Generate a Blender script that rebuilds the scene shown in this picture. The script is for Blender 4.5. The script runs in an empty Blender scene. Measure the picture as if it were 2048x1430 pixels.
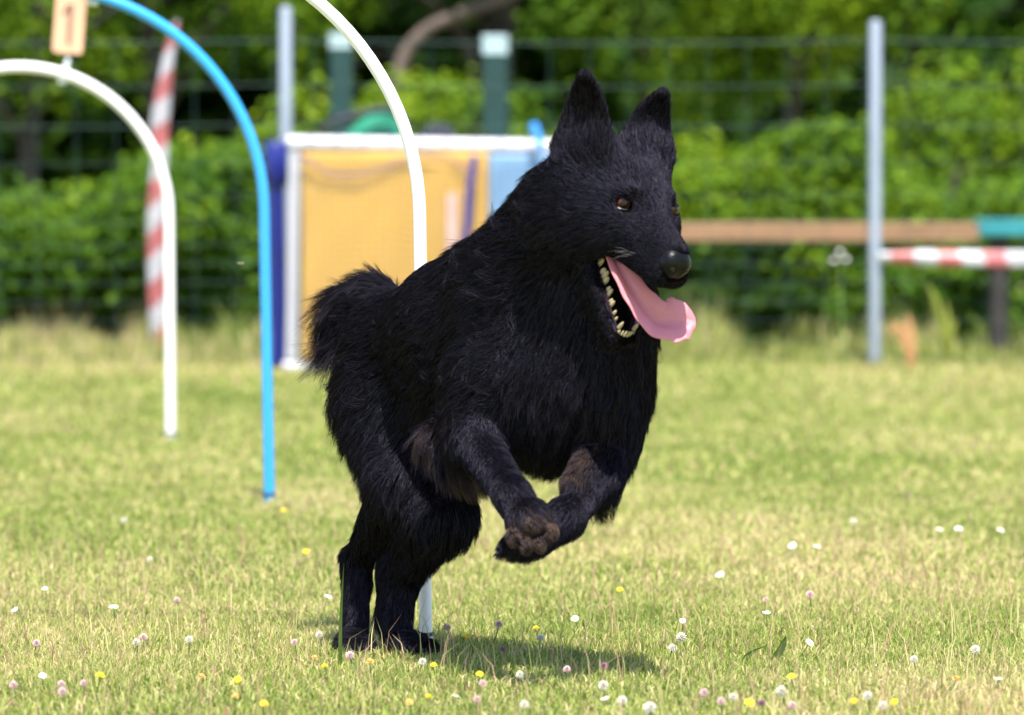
import bpy, bmesh, math, random
import numpy as np
from mathutils import Vector, Matrix, Quaternion
from mathutils.kdtree import KDTree

random.seed(7)
RNG = np.random.default_rng(11)
SC = bpy.context.scene
COL = SC.collection

# ------------------------------------------------------------------ camera
CAM_H = 0.90
F_PX = 11550.0            # focal length in pixels of the 2048 px wide photograph
PITCH = math.atan((715.0 - 250.0) / F_PX)
cam_data = bpy.data.cameras.new("camera")
cam_data.sensor_width = 36.0
cam_data.lens = 36.0 * F_PX / 2048.0
cam_data.clip_start = 0.1
cam_data.clip_end = 600.0
cam_data.dof.use_dof = True
cam_data.dof.focus_distance = 9.78
cam_data.dof.aperture_fstop = 4.9
cam_data.dof.aperture_blades = 0
camera = bpy.data.objects.new("camera", cam_data)
COL.objects.link(camera)
camera.location = (0, 0, CAM_H)
camera.rotation_euler = (math.radians(90) - PITCH, 0, 0)
SC.camera = camera

# ------------------------------------------------------------------ sky, sun, exposure
SUN_EL = math.radians(66)
SUN_AZ = math.radians(174)      # clockwise from +Y: high behind the camera
world = bpy.data.worlds.new("World")
SC.world = world
world.use_nodes = True
wn = world.node_tree.nodes
bg = wn.get("Background") or wn.new("ShaderNodeBackground")
sky = wn.new("ShaderNodeTexSky")
sky.sky_type = 'NISHITA'
sky.sun_disc = False
sky.sun_elevation = SUN_EL
sky.sun_rotation = SUN_AZ
world.node_tree.links.new(sky.outputs[0], bg.inputs[0])
bg.inputs[1].default_value = 0.13
sun_data = bpy.data.lights.new("sun", 'SUN')
sun_data.energy = 4.3
sun_data.angle = math.radians(0.5)
sun_data.color = (1.0, 0.95, 0.87)
sun = bpy.data.objects.new("sun", sun_data)
COL.objects.link(sun)
sd = Vector((math.sin(SUN_AZ) * math.cos(SUN_EL), math.cos(SUN_AZ) * math.cos(SUN_EL), math.sin(SUN_EL)))
sun.rotation_euler = sd.to_track_quat('Z', 'Y').to_euler()
sun.location = sd * 50
vs = SC.view_settings
vs.view_transform = 'Standard'
vs.look = 'None'
vs.exposure = 1.45
vs.gamma = 1.0
vs.use_curve_mapping = False
SC.render.engine = 'CYCLES'
SC.cycles.max_bounces = 8
SC.cycles.transparent_max_bounces = 8

# ------------------------------------------------------------------ helpers
CP, SP = math.cos(PITCH), math.sin(PITCH)
CAM_X = np.array((1.0, 0, 0))
CAM_Z = np.array((0.0, -CP, SP))        # towards the viewer
CAM_Y = np.array((0.0, SP, CP))         # up in the picture

def P(X, Y, D):
    """world point seen at photo pixel (X, Y), D metres along the lens axis"""
    return np.array((0, 0, CAM_H)) + CAM_X * ((X - 1024) / F_PX * D) + CAM_Y * ((715 - Y) / F_PX * D) - CAM_Z * D

def G(X, Y, z=0.0):
    """world point on the plane of height z under photo pixel (X, Y)"""
    d = CAM_X * ((X - 1024) / F_PX) + CAM_Y * ((715 - Y) / F_PX) - CAM_Z
    t = (z - CAM_H) / d[2]
    return np.array((0, 0, CAM_H)) + d * t

def PY(X, Y, wy):
    """world point under photo pixel (X, Y) in the vertical plane y = wy"""
    d = CAM_X * ((X - 1024) / F_PX) + CAM_Y * ((715 - Y) / F_PX) - CAM_Z
    return np.array((0, 0, CAM_H)) + d * (wy / d[1])

def unit(v):
    v = np.asarray(v, float)
    return v / (np.linalg.norm(v) + 1e-12)

def camdir(x, y, z):
    return unit(CAM_X * x + CAM_Y * y + CAM_Z * z)

def tag(o, label=None, cat=None, group=None, kind=None):
    if label: o["label"] = label
    if cat: o["category"] = cat
    if group: o["group"] = group
    if kind: o["kind"] = kind
    return o

def empty(name, loc=(0, 0, 0), label=None, cat=None, group=None):
    o = bpy.data.objects.new(name, None)
    o.location = tuple(float(c) for c in loc)
    o.empty_display_size = 0.1
    COL.objects.link(o)
    return tag(o, label, cat, group)

def mesh_np(name, verts, quads=None, tris=None, smooth=False):
    """mesh from numpy arrays"""
    me = bpy.data.meshes.new(name)
    verts = np.asarray(verts, np.float32)
    me.vertices.add(len(verts))
    me.vertices.foreach_set("co", verts.ravel())
    loops, starts = [], []
    n = 0
    for arr, k in ((quads, 4), (tris, 3)):
        if arr is None or len(arr) == 0: continue
        arr = np.asarray(arr, np.int32)
        loops.append(arr.ravel())
        starts.append(n + np.arange(len(arr), dtype=np.int32) * k)
        n += arr.size
    if loops:
        loops = np.concatenate(loops); starts = np.concatenate(starts)
        me.loops.add(len(loops))
        me.loops.foreach_set("vertex_index", loops)
        me.polygons.add(len(starts))
        me.polygons.foreach_set("loop_start", starts)
    me.update(calc_edges=True)
    if smooth:
        me.polygons.foreach_set("use_smooth", np.ones(len(me.polygons), bool))
    return me

def link(name, me, mats, parent=None, loc=None):
    o = bpy.data.objects.new(name, me)
    COL.objects.link(o)
    if not isinstance(mats, (list, tuple)): mats = [mats]
    if len(me.materials) == 0:
        for m in mats:
            if m is not None: me.materials.append(m)
    if parent is not None:
        o.parent = parent
        o.matrix_parent_inverse = Matrix.Translation(-parent.matrix_basis.translation) if loc is None else Matrix.Identity(4)
    if loc is not None:
        o.location = tuple(float(c) for c in loc)
    return o

class MB:
    """collects shapes in world coordinates and links them as ONE mesh"""
    def __init__(self): self.v, self.f, self.m, self.n = [], [], [], 0
    def add(self, verts, faces, mi=0):
        self.v.extend([tuple(map(float, q)) for q in verts])
        for fc in faces:
            self.f.append(tuple(i + self.n for i in fc)); self.m.append(mi)
        self.n += len(verts)
        return self
    def tube(self, pts, r, seg=10, cap=True, mi=0, flat=None):
        pts = [np.asarray(q, float) for q in pts]
        n = len(pts)
        rr = [r] * n if np.isscalar(r) else list(r)
        verts, faces = [], []
        ref = None
        for i in range(n):
            t = unit(pts[min(i + 1, n - 1)] - pts[max(i - 1, 0)])
            if ref is None:
                a = np.array((0, 0, 1.0)) if abs(t[2]) < 0.9 else np.array((1.0, 0, 0))
                ref = unit(np.cross(t, a))
            ref = unit(ref - t * np.dot(ref, t))
            b = np.cross(t, ref)
            for k in range(seg):
                a = 2 * math.pi * k / seg
                verts.append(pts[i] + rr[i] * (ref * math.cos(a) + b * math.sin(a)))
        for i in range(n - 1):
            for k in range(seg):
                k2 = (k + 1) % seg
                faces.append((i * seg + k, i * seg + k2, (i + 1) * seg + k2, (i + 1) * seg + k))
        if cap:
            faces.append(tuple(range(seg))[::-1])
            faces.append(tuple((n - 1) * seg + k for k in range(seg)))
        return self.add(verts, faces, mi)
    def box(self, c, ax, ay, az, mi=0, bev=0.0):
        """box about c with half-axis vectors ax, ay, az; bev chamfers the edges along az"""
        c, ax, ay, az = (np.asarray(q, float) for q in (c, ax, ay, az))
        if bev <= 0:
            prof = [(-1, -1), (1, -1), (1, 1), (-1, 1)]
        else:
            bx, by = bev / np.linalg.norm(ax), bev / np.linalg.norm(ay)
            prof = [(-1 + bx, -1), (1 - bx, -1), (1, -1 + by), (1, 1 - by), (1 - bx, 1), (-1 + bx, 1), (-1, 1 - by), (-1, -1 + by)]
        n = len(prof)
        verts = [c + ax * x + ay * y - az for x, y in prof] + [c + ax * x + ay * y + az for x, y in prof]
        faces = [tuple(range(n))[::-1], tuple(range(n, 2 * n))] + [(k, (k + 1) % n, n + (k + 1) % n, n + k) for k in range(n)]
        return self.add(verts, faces, mi)
    def ball(self, c, rx, ry=None, rz=None, seg=10, rings=7, mi=0, rot=None):
        ry = ry or rx; rz = rz or rx
        verts, faces = [], []
        for j in range(rings + 1):
            th = math.pi * j / rings
            for k in range(seg):
                a = 2 * math.pi * k / seg
                q = np.array((rx * math.sin(th) * math.cos(a), ry * math.sin(th) * math.sin(a), rz * math.cos(th)))
                if rot is not None: q = rot @ q
                verts.append(np.asarray(c) + q)
        for j in range(rings):
            for k in range(seg):
                k2 = (k + 1) % seg
                faces.append((j * seg + k, (j + 1) * seg + k, (j + 1) * seg + k2, j * seg + k2))
        return self.add(verts, faces, mi)
    def mesh(self, name, smooth=True):
        me = bpy.data.meshes.new(name)
        me.from_pydata(self.v, [], self.f)
        me.polygons.foreach_set("material_index", self.m)
        if smooth: me.polygons.foreach_set("use_smooth", [True] * len(me.polygons))
        me.validate(); me.update()
        return me
    def build(self, name, mats, parent=None, smooth=True, auto=40):
        me = self.mesh(name, smooth)
        o = link(name, me, mats, parent)
        if smooth and auto:
            me.set_sharp_from_angle(angle=math.radians(auto))
        return o

def smooth_path(ctrl, n=40):
    """Catmull-Rom through the control points"""
    c = [np.asarray(q, float) for q in ctrl]
    c = [2 * c[0] - c[1]] + c + [2 * c[-1] - c[-2]]
    out = []
    segs = len(c) - 3
    for i in range(segs):
        p0, p1, p2, p3 = c[i:i + 4]
        m = max(2, n // segs)
        for k in range(m):
            t = k / m
            out.append(0.5 * ((2 * p1) + (-p0 + p2) * t + (2 * p0 - 5 * p1 + 4 * p2 - p3) * t * t + (-p0 + 3 * p1 - 3 * p2 + p3) * t ** 3))
    out.append(c[-2])
    return out

# ------------------------------------------------------------------ materials
def nodes(m):
    m.use_nodes = True
    nt = m.node_tree
    b = nt.nodes.get("Principled BSDF")
    return nt, b

def mat(name, col, rough=0.6, var=0.12, scale=8.0, bump=0.0, metallic=0.0, spec=0.5, stretch=(1, 1, 1), trans=0.0):
    """painted / worn surface: base colour broken up by two octaves of noise in object space"""
    m = bpy.data.materials.new(name)
    nt, b = nodes(m)
    tc = nt.nodes.new("ShaderNodeTexCoord")
    mp = nt.nodes.new("ShaderNodeMapping"); mp.inputs["Scale"].default_value = stretch
    nt.links.new(tc.outputs["Object"], mp.inputs[0])
    nz = nt.nodes.new("ShaderNodeTexNoise")
    nz.inputs["Scale"].default_value = scale; nz.inputs["Detail"].default_value = 6
    nt.links.new(mp.outputs[0], nz.inputs["Vector"])
    rp = nt.nodes.new("ShaderNodeValToRGB")
    c = np.array(col, float)
    rp.color_ramp.elements[0].position = 0.3; rp.color_ramp.elements[1].position = 0.7
    rp.color_ramp.elements[0].color = (*np.clip(c * (1 - var), 0, 1), 1)
    rp.color_ramp.elements[1].color = (*np.clip(c * (1 + var), 0, 1), 1)
    nt.links.new(nz.outputs[0], rp.inputs[0])
    nt.links.new(rp.outputs[0], b.inputs["Base Color"])
    b.inputs["Roughness"].default_value = rough
    b.inputs["Metallic"].default_value = metallic
    b.inputs["Specular IOR Level"].default_value = spec
    if bump > 0:
        bp = nt.nodes.new("ShaderNodeBump"); bp.inputs["Strength"].default_value = bump
        bp.inputs["Distance"].default_value = 0.01
        nt.links.new(nz.outputs[0], bp.inputs["Height"])
        nt.links.new(bp.outputs[0], b.inputs["Normal"])
    if trans > 0:
        tr = nt.nodes.new("ShaderNodeBsdfTranslucent")
        mx = nt.nodes.new("ShaderNodeMixShader"); mx.inputs[0].default_value = trans
        out = nt.nodes.get("Material Output")
        nt.links.new(rp.outputs[0], tr.inputs[0])
        nt.links.new(b.outputs[0], mx.inputs[1]); nt.links.new(tr.outputs[0], mx.inputs[2])
        nt.links.new(mx.outputs[0], out.inputs[0])
    return m

def attr_mat(name, attr, stops, rough=0.55, trans=0.3, spec=0.3, gain=1.0):
    """leaves and blades: colour by a per-leaf random attribute through a ramp"""
    m = bpy.data.materials.new(name)
    nt, b = nodes(m)
    at = nt.nodes.new("ShaderNodeAttribute"); at.attribute_name = attr
    rp = nt.nodes.new("ShaderNodeValToRGB")
    cr = rp.color_ramp
    while len(cr.elements) < len(stops): cr.elements.new(0.5)
    for e, (p, c) in zip(cr.elements, stops):
        e.position = p; e.color = (c[0] * gain, c[1] * gain, c[2] * gain, 1)
    nt.links.new(at.outputs["Fac"], rp.inputs[0])
    nt.links.new(rp.outputs[0], b.inputs["Base Color"])
    b.inputs["Roughness"].default_value = rough
    b.inputs["Specular IOR Level"].default_value = spec
    tr = nt.nodes.new("ShaderNodeBsdfTranslucent")
    mx = nt.nodes.new("ShaderNodeMixShader"); mx.inputs[0].default_value = trans
    out = nt.nodes.get("Material Output")
    nt.links.new(rp.outputs[0], tr.inputs[0])
    nt.links.new(b.outputs[0], mx.inputs[1]); nt.links.new(tr.outputs[0], mx.inputs[2])
    nt.links.new(mx.outputs[0], out.inputs[0])
    return m

def vnoise(x, y, scale, seed=0):
    """smooth value noise on numpy arrays, 0..1"""
    g = np.random.default_rng(seed).random((64, 64))
    u, v = np.asarray(x) / scale, np.asarray(y) / scale
    i, j = np.floor(u).astype(int), np.floor(v).astype(int)
    a, b = u - i, v - j
    a, b = a * a * (3 - 2 * a), b * b * (3 - 2 * b)
    i0, i1, j0, j1 = i % 64, (i + 1) % 64, j % 64, (j + 1) % 64
    return (g[i0, j0] * (1 - a) + g[i1, j0] * a) * (1 - b) + (g[i0, j1] * (1 - a) + g[i1, j1] * a) * b
# ================================================================== ground
M_ground = bpy.data.materials.new("lawn_soil")
nt, b = nodes(M_ground)
tc = nt.nodes.new("ShaderNodeTexCoord")
n1 = nt.nodes.new("ShaderNodeTexNoise"); n1.inputs["Scale"].default_value = 1.3; n1.inputs["Detail"].default_value = 8
n2 = nt.nodes.new("ShaderNodeTexNoise"); n2.inputs["Scale"].default_value = 60; n2.inputs["Detail"].default_value = 5
nt.links.new(tc.outputs["Object"], n1.inputs["Vector"]); nt.links.new(tc.outputs["Object"], n2.inputs["Vector"])
mxn = nt.nodes.new("ShaderNodeMath"); mxn.operation = 'MULTIPLY_ADD'; mxn.inputs[1].default_value = 0.5
nt.links.new(n1.outputs[0], mxn.inputs[0])
hlf = nt.nodes.new("ShaderNodeMath"); hlf.operation = 'MULTIPLY'; hlf.inputs[1].default_value = 0.5
nt.links.new(n2.outputs[0], hlf.inputs[0]); nt.links.new(hlf.outputs[0], mxn.inputs[2])
rp = nt.nodes.new("ShaderNodeValToRGB")
rp.color_ramp.elements[0].position = 0.35; rp.color_ramp.elements[0].color = (0.17, 0.20, 0.06, 1)
rp.color_ramp.elements[1].position = 0.65; rp.color_ramp.elements[1].color = (0.36, 0.33, 0.15, 1)
nt.links.new(mxn.outputs[0], rp.inputs[0]); nt.links.new(rp.outputs[0], b.inputs["Base Color"])
b.inputs["Roughness"].default_value = 0.95
b.inputs["Specular IOR Level"].default_value = 0.1
bp = nt.nodes.new("ShaderNodeBump"); bp.inputs["Strength"].default_value = 0.6; bp.inputs["Distance"].default_value = 0.02
nt.links.new(n2.outputs[0], bp.inputs["Height"]); nt.links.new(bp.outputs[0], b.inputs["Normal"])
gm = mesh_np("ground", [(-250, -30, 0), (250, -30, 0), (250, 420, 0), (-250, 420, 0)], quads=[(0, 1, 2, 3)])
tag(link("ground", gm, M_ground), kind="structure")

# ================================================================== blades of grass
def blade_mesh(name, x, y, h, w, lean, tint, z0=0.0, head=None):
    """one curved, tapering blade per point: a quad and a tip"""
    n = len(x)
    a = RNG.random(n) * 2 * np.pi                       # facing
    la = RNG.random(n) * 2 * np.pi                      # direction of the lean
    wx, wy = np.cos(a) * w, np.sin(a) * w
    lx, ly = np.cos(la) * lean * h, np.sin(la) * lean * h
    V = np.zeros((n, 5, 3), np.float32)
    V[:, 0] = np.stack((x - wx, y - wy, np.full(n, z0 - 0.004)), 1)
    V[:, 1] = np.stack((x + wx, y + wy, np.full(n, z0 - 0.004)), 1)
    V[:, 2] = np.stack((x + wx * 0.8 + lx * 0.3, y + wy * 0.8 + ly * 0.3, z0 + h * 0.55), 1)
    V[:, 3] = np.stack((x - wx * 0.8 + lx * 0.3, y - wy * 0.8 + ly * 0.3, z0 + h * 0.55), 1)
    V[:, 4] = np.stack((x + lx, y + ly, z0 + h * (1 - 0.35 * lean)), 1)
    base = (np.arange(n) * 5)[:, None]
    me = mesh_np(name, V.reshape(-1, 3), quads=base + np.array((0, 1, 2, 3)), tris=base + np.array((3, 2, 4)))
    at = me.attributes.new("tint", 'FLOAT', 'POINT')
    at.data.foreach_set("value", np.repeat(tint, 5).astype(np.float32))
    return me

GRASS_STOPS = [(0.0, (0.085, 0.15, 0.020)), (0.26, (0.175, 0.24, 0.042)), (0.48, (0.315, 0.355, 0.085)),
               (0.68, (0.49, 0.445, 0.18)), (0.88, (0.64, 0.49, 0.30)), (1.0, (0.33, 0.17, 0.12))]
M_grass = attr_mat("grass_blade", "tint", GRASS_STOPS, rough=0.55, trans=0.40, spec=0.20)
def lawn_points(y0, y1, dens):
    hw = 0.105 * y1 + 0.7
    n = int(dens * (y1 - y0) * 2 * hw)
    y = y0 + (y1 - y0) * RNG.random(n); x = (RNG.random(n) * 2 - 1) * hw
    keep = np.abs(x) < 0.105 * y + 0.7
    return x[keep], y[keep]
xs, ys, hs, ws = [], [], [], []
for y0, y1, dens, hh, ww in ((8.2, 9.2, 20000, 0.026, 0.0014), (9.2, 11.2, 31000, 0.021, 0.0010), (11.2, 14.5, 13000, 0.021, 0.0017), (14.5, 19.0, 5600, 0.023, 0.0027), (19.0, 23.2, 3000, 0.027, 0.0040)):
    x, y = lawn_points(y0, y1, dens)
    xs.append(x); ys.append(y)
    hs.append(hh * (0.45 + 0.9 * RNG.random(len(x)) ** 1.3)); ws.append(ww * (0.6 + 0.8 * RNG.random(len(x))))
gx, gy, gh, gw = map(np.concatenate, (xs, ys, hs, ws))
patch = 0.55 * vnoise(gx + 40, gy * 0.45 + 40, 0.55, 3) + 0.3 * vnoise(gx + 50, gy * 0.8 + 50, 0.16, 4) + 0.15 * vnoise(gx + 60, gy + 60, 0.05, 5)
gt = np.clip(0.25 - 0.05 * np.clip((gy - 11.5) / 3, 0, 1) + 0.56 * patch + 0.21 * RNG.normal(size=len(gx)), 0, 0.93)
brown = RNG.random(len(gx)) < 0.03
gt[brown] = 0.96 + 0.04 * RNG.random(brown.sum())
gh *= 0.75 + 0.6 * vnoise(gx + 20, gy + 20, 0.22, 9)
lean = 0.25 + 0.9 * RNG.random(len(gx))
tag(link("grass", blade_mesh("grass", gx, gy, gh, gw, lean, gt), M_grass), "short dry yellow green lawn grass", "grass", kind="stuff")

# taller seed stalks in the lawn
x, y = lawn_points(8.3, 12.5, 260)
tag(link("grass_stalk", blade_mesh("grass_stalk", x, y, 0.055 + 0.045 * RNG.random(len(x)), np.full(len(x), 0.0009), 0.1 + 0.5 * RNG.random(len(x)),
    np.where(RNG.random(len(x)) < 0.4, 0.97, 0.5 + 0.35 * RNG.random(len(x)))), M_grass), "thin taller seed stalks among the lawn grass", "grass", kind="stuff")

# rank grass along the foot of the fence and hedge
def rank(px0, px1, d0, d1, n, h0, h1, t0, t1, w=0.004):
    d = d0 + (d1 - d0) * RNG.random(n)
    X = px0 + (px1 - px0) * RNG.random(n)
    d = d + (vnoise(X / 70.0 + 300, X * 0 + 3.3, 1.0, 33) - 0.5) * 1.0 * np.clip((d1 - d) / (d1 - d0), 0, 1)
    return (X - 1024) / F_PX * d, d, (h0 + (h1 - h0) * RNG.random(n) ** 1.5) * (0.15 + 0.85 * np.clip((d - d0) / 0.9, 0, 1)) * (0.35 + 1.15 * vnoise(X / 46.0, d, 1.0, 31)), np.full(n, w), t0 + (t1 - t0) * RNG.random(n)
R = [rank(-500, 560, 21.0, 23.0, 8000, 0.04, 0.16, 0.3, 0.9), rank(-300, 330, 22.0, 22.8, 1700, 0.12, 0.36, 0.62, 0.92, 0.003),
     rank(1200, 2600, 21.0, 22.8, 8000, 0.04, 0.17, 0.2, 0.7), rank(1280, 1480, 21.3, 22.4, 900, 0.10, 0.30, 0.3, 0.80),
     rank(1660, 1900, 21.38, 22.4, 1300, 0.10, 0.30, 0.25, 0.78), rank(500, 1300, 21.2, 22.6, 2500, 0.05, 0.16, 0.1, 0.6),
     rank(280, 520, 21.8, 22.8, 1500, 0.06, 0.26, 0.1, 0.5)]
x, y, h, w, t = (np.concatenate([r[i] for r in R]) for i in range(5))
tag(link("tall_grass", blade_mesh("tall_grass", x, y, h, w, 0.1 + 0.5 * RNG.random(len(x)), t), M_grass), "rank tall grass with tan stalks at the foot of the hedge", "grass", kind="stuff")

# ================================================================== leaves
LEAF_BRIGHT = [(0.0, (0.030, 0.075, 0.004)), (0.35, (0.070, 0.140, 0.006)), (0.7, (0.135, 0.215, 0.007)), (1.0, (0.22, 0.28, 0.015))]
LEAF_MID = [(0.0, (0.016, 0.050, 0.005)), (0.4, (0.048, 0.115, 0.007)), (0.8, (0.105, 0.185, 0.009)), (1.0, (0.18, 0.26, 0.018))]
LEAF_COOL = [(0.0, (0.026, 0.085, 0.024)), (0.5, (0.062, 0.155, 0.034)), (1.0, (0.13, 0.24, 0.04))]
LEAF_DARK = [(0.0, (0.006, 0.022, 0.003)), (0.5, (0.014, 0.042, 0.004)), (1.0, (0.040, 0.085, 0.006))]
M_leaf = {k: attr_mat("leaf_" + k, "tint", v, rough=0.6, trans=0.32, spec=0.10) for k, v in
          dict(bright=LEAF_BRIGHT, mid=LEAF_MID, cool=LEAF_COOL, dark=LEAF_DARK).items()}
M_bark = mat("bark", (0.022, 0.018, 0.014), 0.85, 0.4, 14, 0.6, stretch=(3, 3, 0.6))
def leaf_mesh(name, blobs, n, size, flat=0.5):
    """folded diamond leaves through the outer part of each lump"""
    B = np.array([(*c, *(r if hasattr(r, "__len__") else (r, r, r))) for c, r in blobs], float)
    vol = B[:, 3] * B[:, 4] * B[:, 5]
    k = RNG.choice(len(B), n, p=vol ** 0.67 / (vol ** 0.67).sum())
    d = RNG.normal(size=(n, 3)); d /= np.linalg.norm(d, axis=1, keepdims=True)
    rad = 1 - 0.55 * RNG.random(n) ** 2.2 + 0.10 * RNG.normal(size=n)
    c = B[k, :3] + d * B[k, 3:] * rad[:, None]
    ok = c[:, 2] > 0.01; c, d = c[ok], d[ok]; n = len(c)
    nn = d * 0.7 + np.array((0, -0.25, flat)) + 0.55 * RNG.normal(size=(n, 3))
    nn /= np.linalg.norm(nn, axis=1, keepdims=True)
    t = RNG.normal(size=(n, 3)) + np.array((0, 0, -0.5))
    t -= nn * (t * nn).sum(1, keepdims=True); t /= np.linalg.norm(t, axis=1, keepdims=True)
    b = np.cross(nn, t)
    L = size * (0.6 + 0.8 * RNG.random(n))[:, None]
    V = np.stack((c - t * L * 0.5, c + b * L * 0.36 + nn * L * 0.10, c + t * L * 0.5, c - b * L * 0.36 + nn * L * 0.10), 1)
    base = (np.arange(n) * 4)[:, None]
    me = mesh_np(name, V.reshape(-1, 3), tris=np.concatenate((base + np.array((0, 1, 2)), base + np.array((0, 2, 3)))))
    tint = np.clip(0.5 + 0.16 * RNG.normal(size=n) + 0.5 * (vnoise(c[:, 0] * 3 + 90, c[:, 2] * 3 + c[:, 1] + 90, 0.7, 8) - 0.5), 0, 1)
    at = me.attributes.new("tint", 'FLOAT', 'POINT')
    at.data.foreach_set("value", np.repeat(tint, 4).astype(np.float32))
    return me
def lumps(c, r, n, jitter=0.92, s=(0.20, 0.56)):
    c, r = np.array(c, float), np.array(r, float)
    out = []
    for _ in range(n):
        d = RNG.normal(size=3); d /= np.linalg.norm(d)
        out.append((c + d * r * jitter * RNG.random() ** 0.4, r * (s[0] + (s[1] - s[0]) * RNG.random())))
    return out
def bush(name, px, D, zt, hw, n, size, kind, label, cat="bush", group=None, dz=0.4, nl=16, zb=0.0):
    x = (px - 1024) / F_PX * D
    o = empty(name, (x, D, 0), label, cat, group)
    zc = (zt + zb) / 2
    bl = lumps((x, D, zc), (hw, dz, (zt - zb) / 2), nl)
    f = link("foliage", leaf_mesh("foliage", bl, n, size), M_leaf[kind], o); f["kind"] = "stuff"
    mb = MB()
    for k in range(4):
        a = random.uniform(-0.5, 0.5) * hw
        mb.tube(smooth_path([(x + a * 0.2, D, -0.05), (x + a * 0.6, D + random.uniform(-.1, .1), zc * 0.7), (x + a * 1.3, D + random.uniform(-.2, .2), zt * 0.85)], 8), [0.018 - 0.0016 * i for i in range(9)][:9], 6)
    mb.build("stem", M_bark, o)
    return o
def ztop(py, D): return CAM_H + (250 - py) * D / F_PX
# the hedge, bush by bush (pixel column, depth, top row, half width)
HEDGE = [(-420, 23.2, 300, .75, "mid", "leafy green hedge bush beyond the left edge of the photo"),
         (-60, 22.9, 296, .62, "mid", "green hedge bush at the left edge, left of the small white hoop"),
         (190, 23.3, 286, .55, "bright", "hedge bush with yellow green top behind the small white hoop"),
         (400, 22.9, 282, .48, "mid", "dense green hedge bush between the white and blue hoops"),
         (640, 23.6, 235, .55, "bright", "light green hedge bush behind the left part of the yellow sheet"),
         (820, 24.2, 168, .60, "bright", "bright yellow green bush rising over the yellow sheet behind the tall white hoop"),
         (1060, 23.6, 262, .55, "mid", "green bush behind the head of the black dog"),
         (1420, 23.6, 268, .50, "bright", "bright green hedge bush right of the dog above the plank"),
         (1640, 23.3, 262, .52, "bright", "yellow green hedge bush just left of the grey fence post on the right"),
         (1860, 23.5, 272, .50, "mid", "green hedge bush over the teal end of the plank"),
         (2010, 24.4, 145, .62, "bright", "tall rounded bright green bush at the right edge"),
         (2330, 23.6, 240, .80, "mid", "green hedge bush beyond the right edge of the photo")]
for px, D, py, hw, kind, lab in HEDGE:
    bush("hedge_bush", px, D, ztop(py, D), hw, 9000, 0.040, kind, lab, group="bushes of the hedge behind the fence", nl=20, dz=0.45)
LOW = [(110, 22.95, 420, .60, "cool", "low cool green bush in front of the hedge, left of the striped pole"),
       (430, 22.95, 440, .42, "mid", "low dark green bush beside the navy post"),
       (1500, 23.0, 480, .55, "dark", "dark bush under the brown plank right of the tongue"),
       (1880, 23.0, 500, .50, "mid", "low leafy bush under the striped tape")]
for px, D, py, hw, kind, lab in LOW:
    bush("low_bush", px, D, ztop(py, D), hw, 5500, 0.038, kind, lab, group="low bushes in front of the hedge", nl=14, dz=0.25)
# trees behind
def tree(px, D, th, crown, n, size, kind, label, lean=0.0, tr=0.055):
    n = int(n * 1.5); size *= 0.8
    x = (px - 1024) / F_PX * D
    o = empty("tree", (x, D, 0), label, "tree", "trees behind the hedge")
    p = smooth_path([(x, D, -0.1), (x + lean * 0.3, D, th * 0.4), (x + lean, D, th)], 10)
    mb = MB(); mb.tube(p, [tr * (1 - 0.05 * i) for i in range(len(p))], 9)
    for k in range(5):
        q = p[4 + k % 6]; e = np.array(q) + np.array((random.uniform(-1, 1) * crown[0] * .8, random.uniform(-.5, .3), random.uniform(.2, .8)))
        mb.tube(smooth_path([q, (np.array(q) + e) / 2 + np.array((0, 0, .12)), e], 6), [tr * .4 * (1 - .12 * i) for i in range(7)], 6)
    mb.build("trunk", M_bark, o)
    bl = []  # high crown lobes are out of view, added to shade the foliage behind
    for (cx, cy, cz, rx, ry, rz, nl) in crown[1]:
        bl += lumps((x + cx, D + cy, cz), (rx, ry, rz), nl, 0.85, (0.20, 0.42))
    f = link("crown", leaf_mesh("crown", bl, n, size, 0.6), M_leaf[kind], o); f["kind"] = "stuff"
tree(40, 26.0, 2.6, (1.0, [(0, 0, 1.65, 1.0, .6, .6, 15), (0, 0.3, 3.0, 1.5, 1.2, .8, 16)]), 9000, 0.062, "bright", "yellow green tree behind the hedge at the left edge", .2)
tree(330, 27.0, 2.8, (1.0, [(-.1, 0, 1.5, .7, .6, .5, 10), (0, 0.3, 3.0, 1.5, 1.2, .9, 16)]), 8000, 0.062, "mid", "green tree behind the striped pole and blue hoop", -.2)
tree(560, 26.5, 2.8, (.8, [(.0, 0, 1.5, .45, .5, .65, 10), (0, 0.3, 2.9, 1.3, 1.2, .8, 14)]), 7000, 0.062, "bright", "light green tree behind the grey post on the left", .1)
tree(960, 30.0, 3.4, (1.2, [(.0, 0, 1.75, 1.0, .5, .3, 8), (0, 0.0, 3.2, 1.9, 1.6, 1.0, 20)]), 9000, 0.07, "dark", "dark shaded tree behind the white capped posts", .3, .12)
tree(1300, 28.5, 3.0, (1.0, [(-.1, 0, 1.2, .7, .5, .7, 10), (0, 0.0, 3.0, 1.6, 1.4, .9, 16)]), 8500, 0.066, "mid", "dark green tree behind the ears of the dog", -.1)
tree(1560, 26.4, 2.8, (1.0, [(0, 0, 1.45, .8, .6, .65, 14), (0, 0.3, 2.9, 1.5, 1.2, .8, 16)]), 9500, 0.062, "bright", "yellow green tree left of the grey post on the right", .2)
tree(1850, 27.5, 2.8, (1.0, [(0, 0, 1.75, .8, .6, .55, 12), (0, 0.3, 3.0, 1.5, 1.2, .8, 16)]), 9000, 0.062, "bright", "light green tree right of the grey post on the right", -.2)
tree(2200, 26.6, 2.8, (1.0, [(0, 0, 1.6, 1.0, .6, .8, 14), (0, 0.3, 2.9, 1.5, 1.2, .9, 16)]), 9000, 0.062, "mid", "green tree beyond the right edge of the photo", .1)
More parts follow.
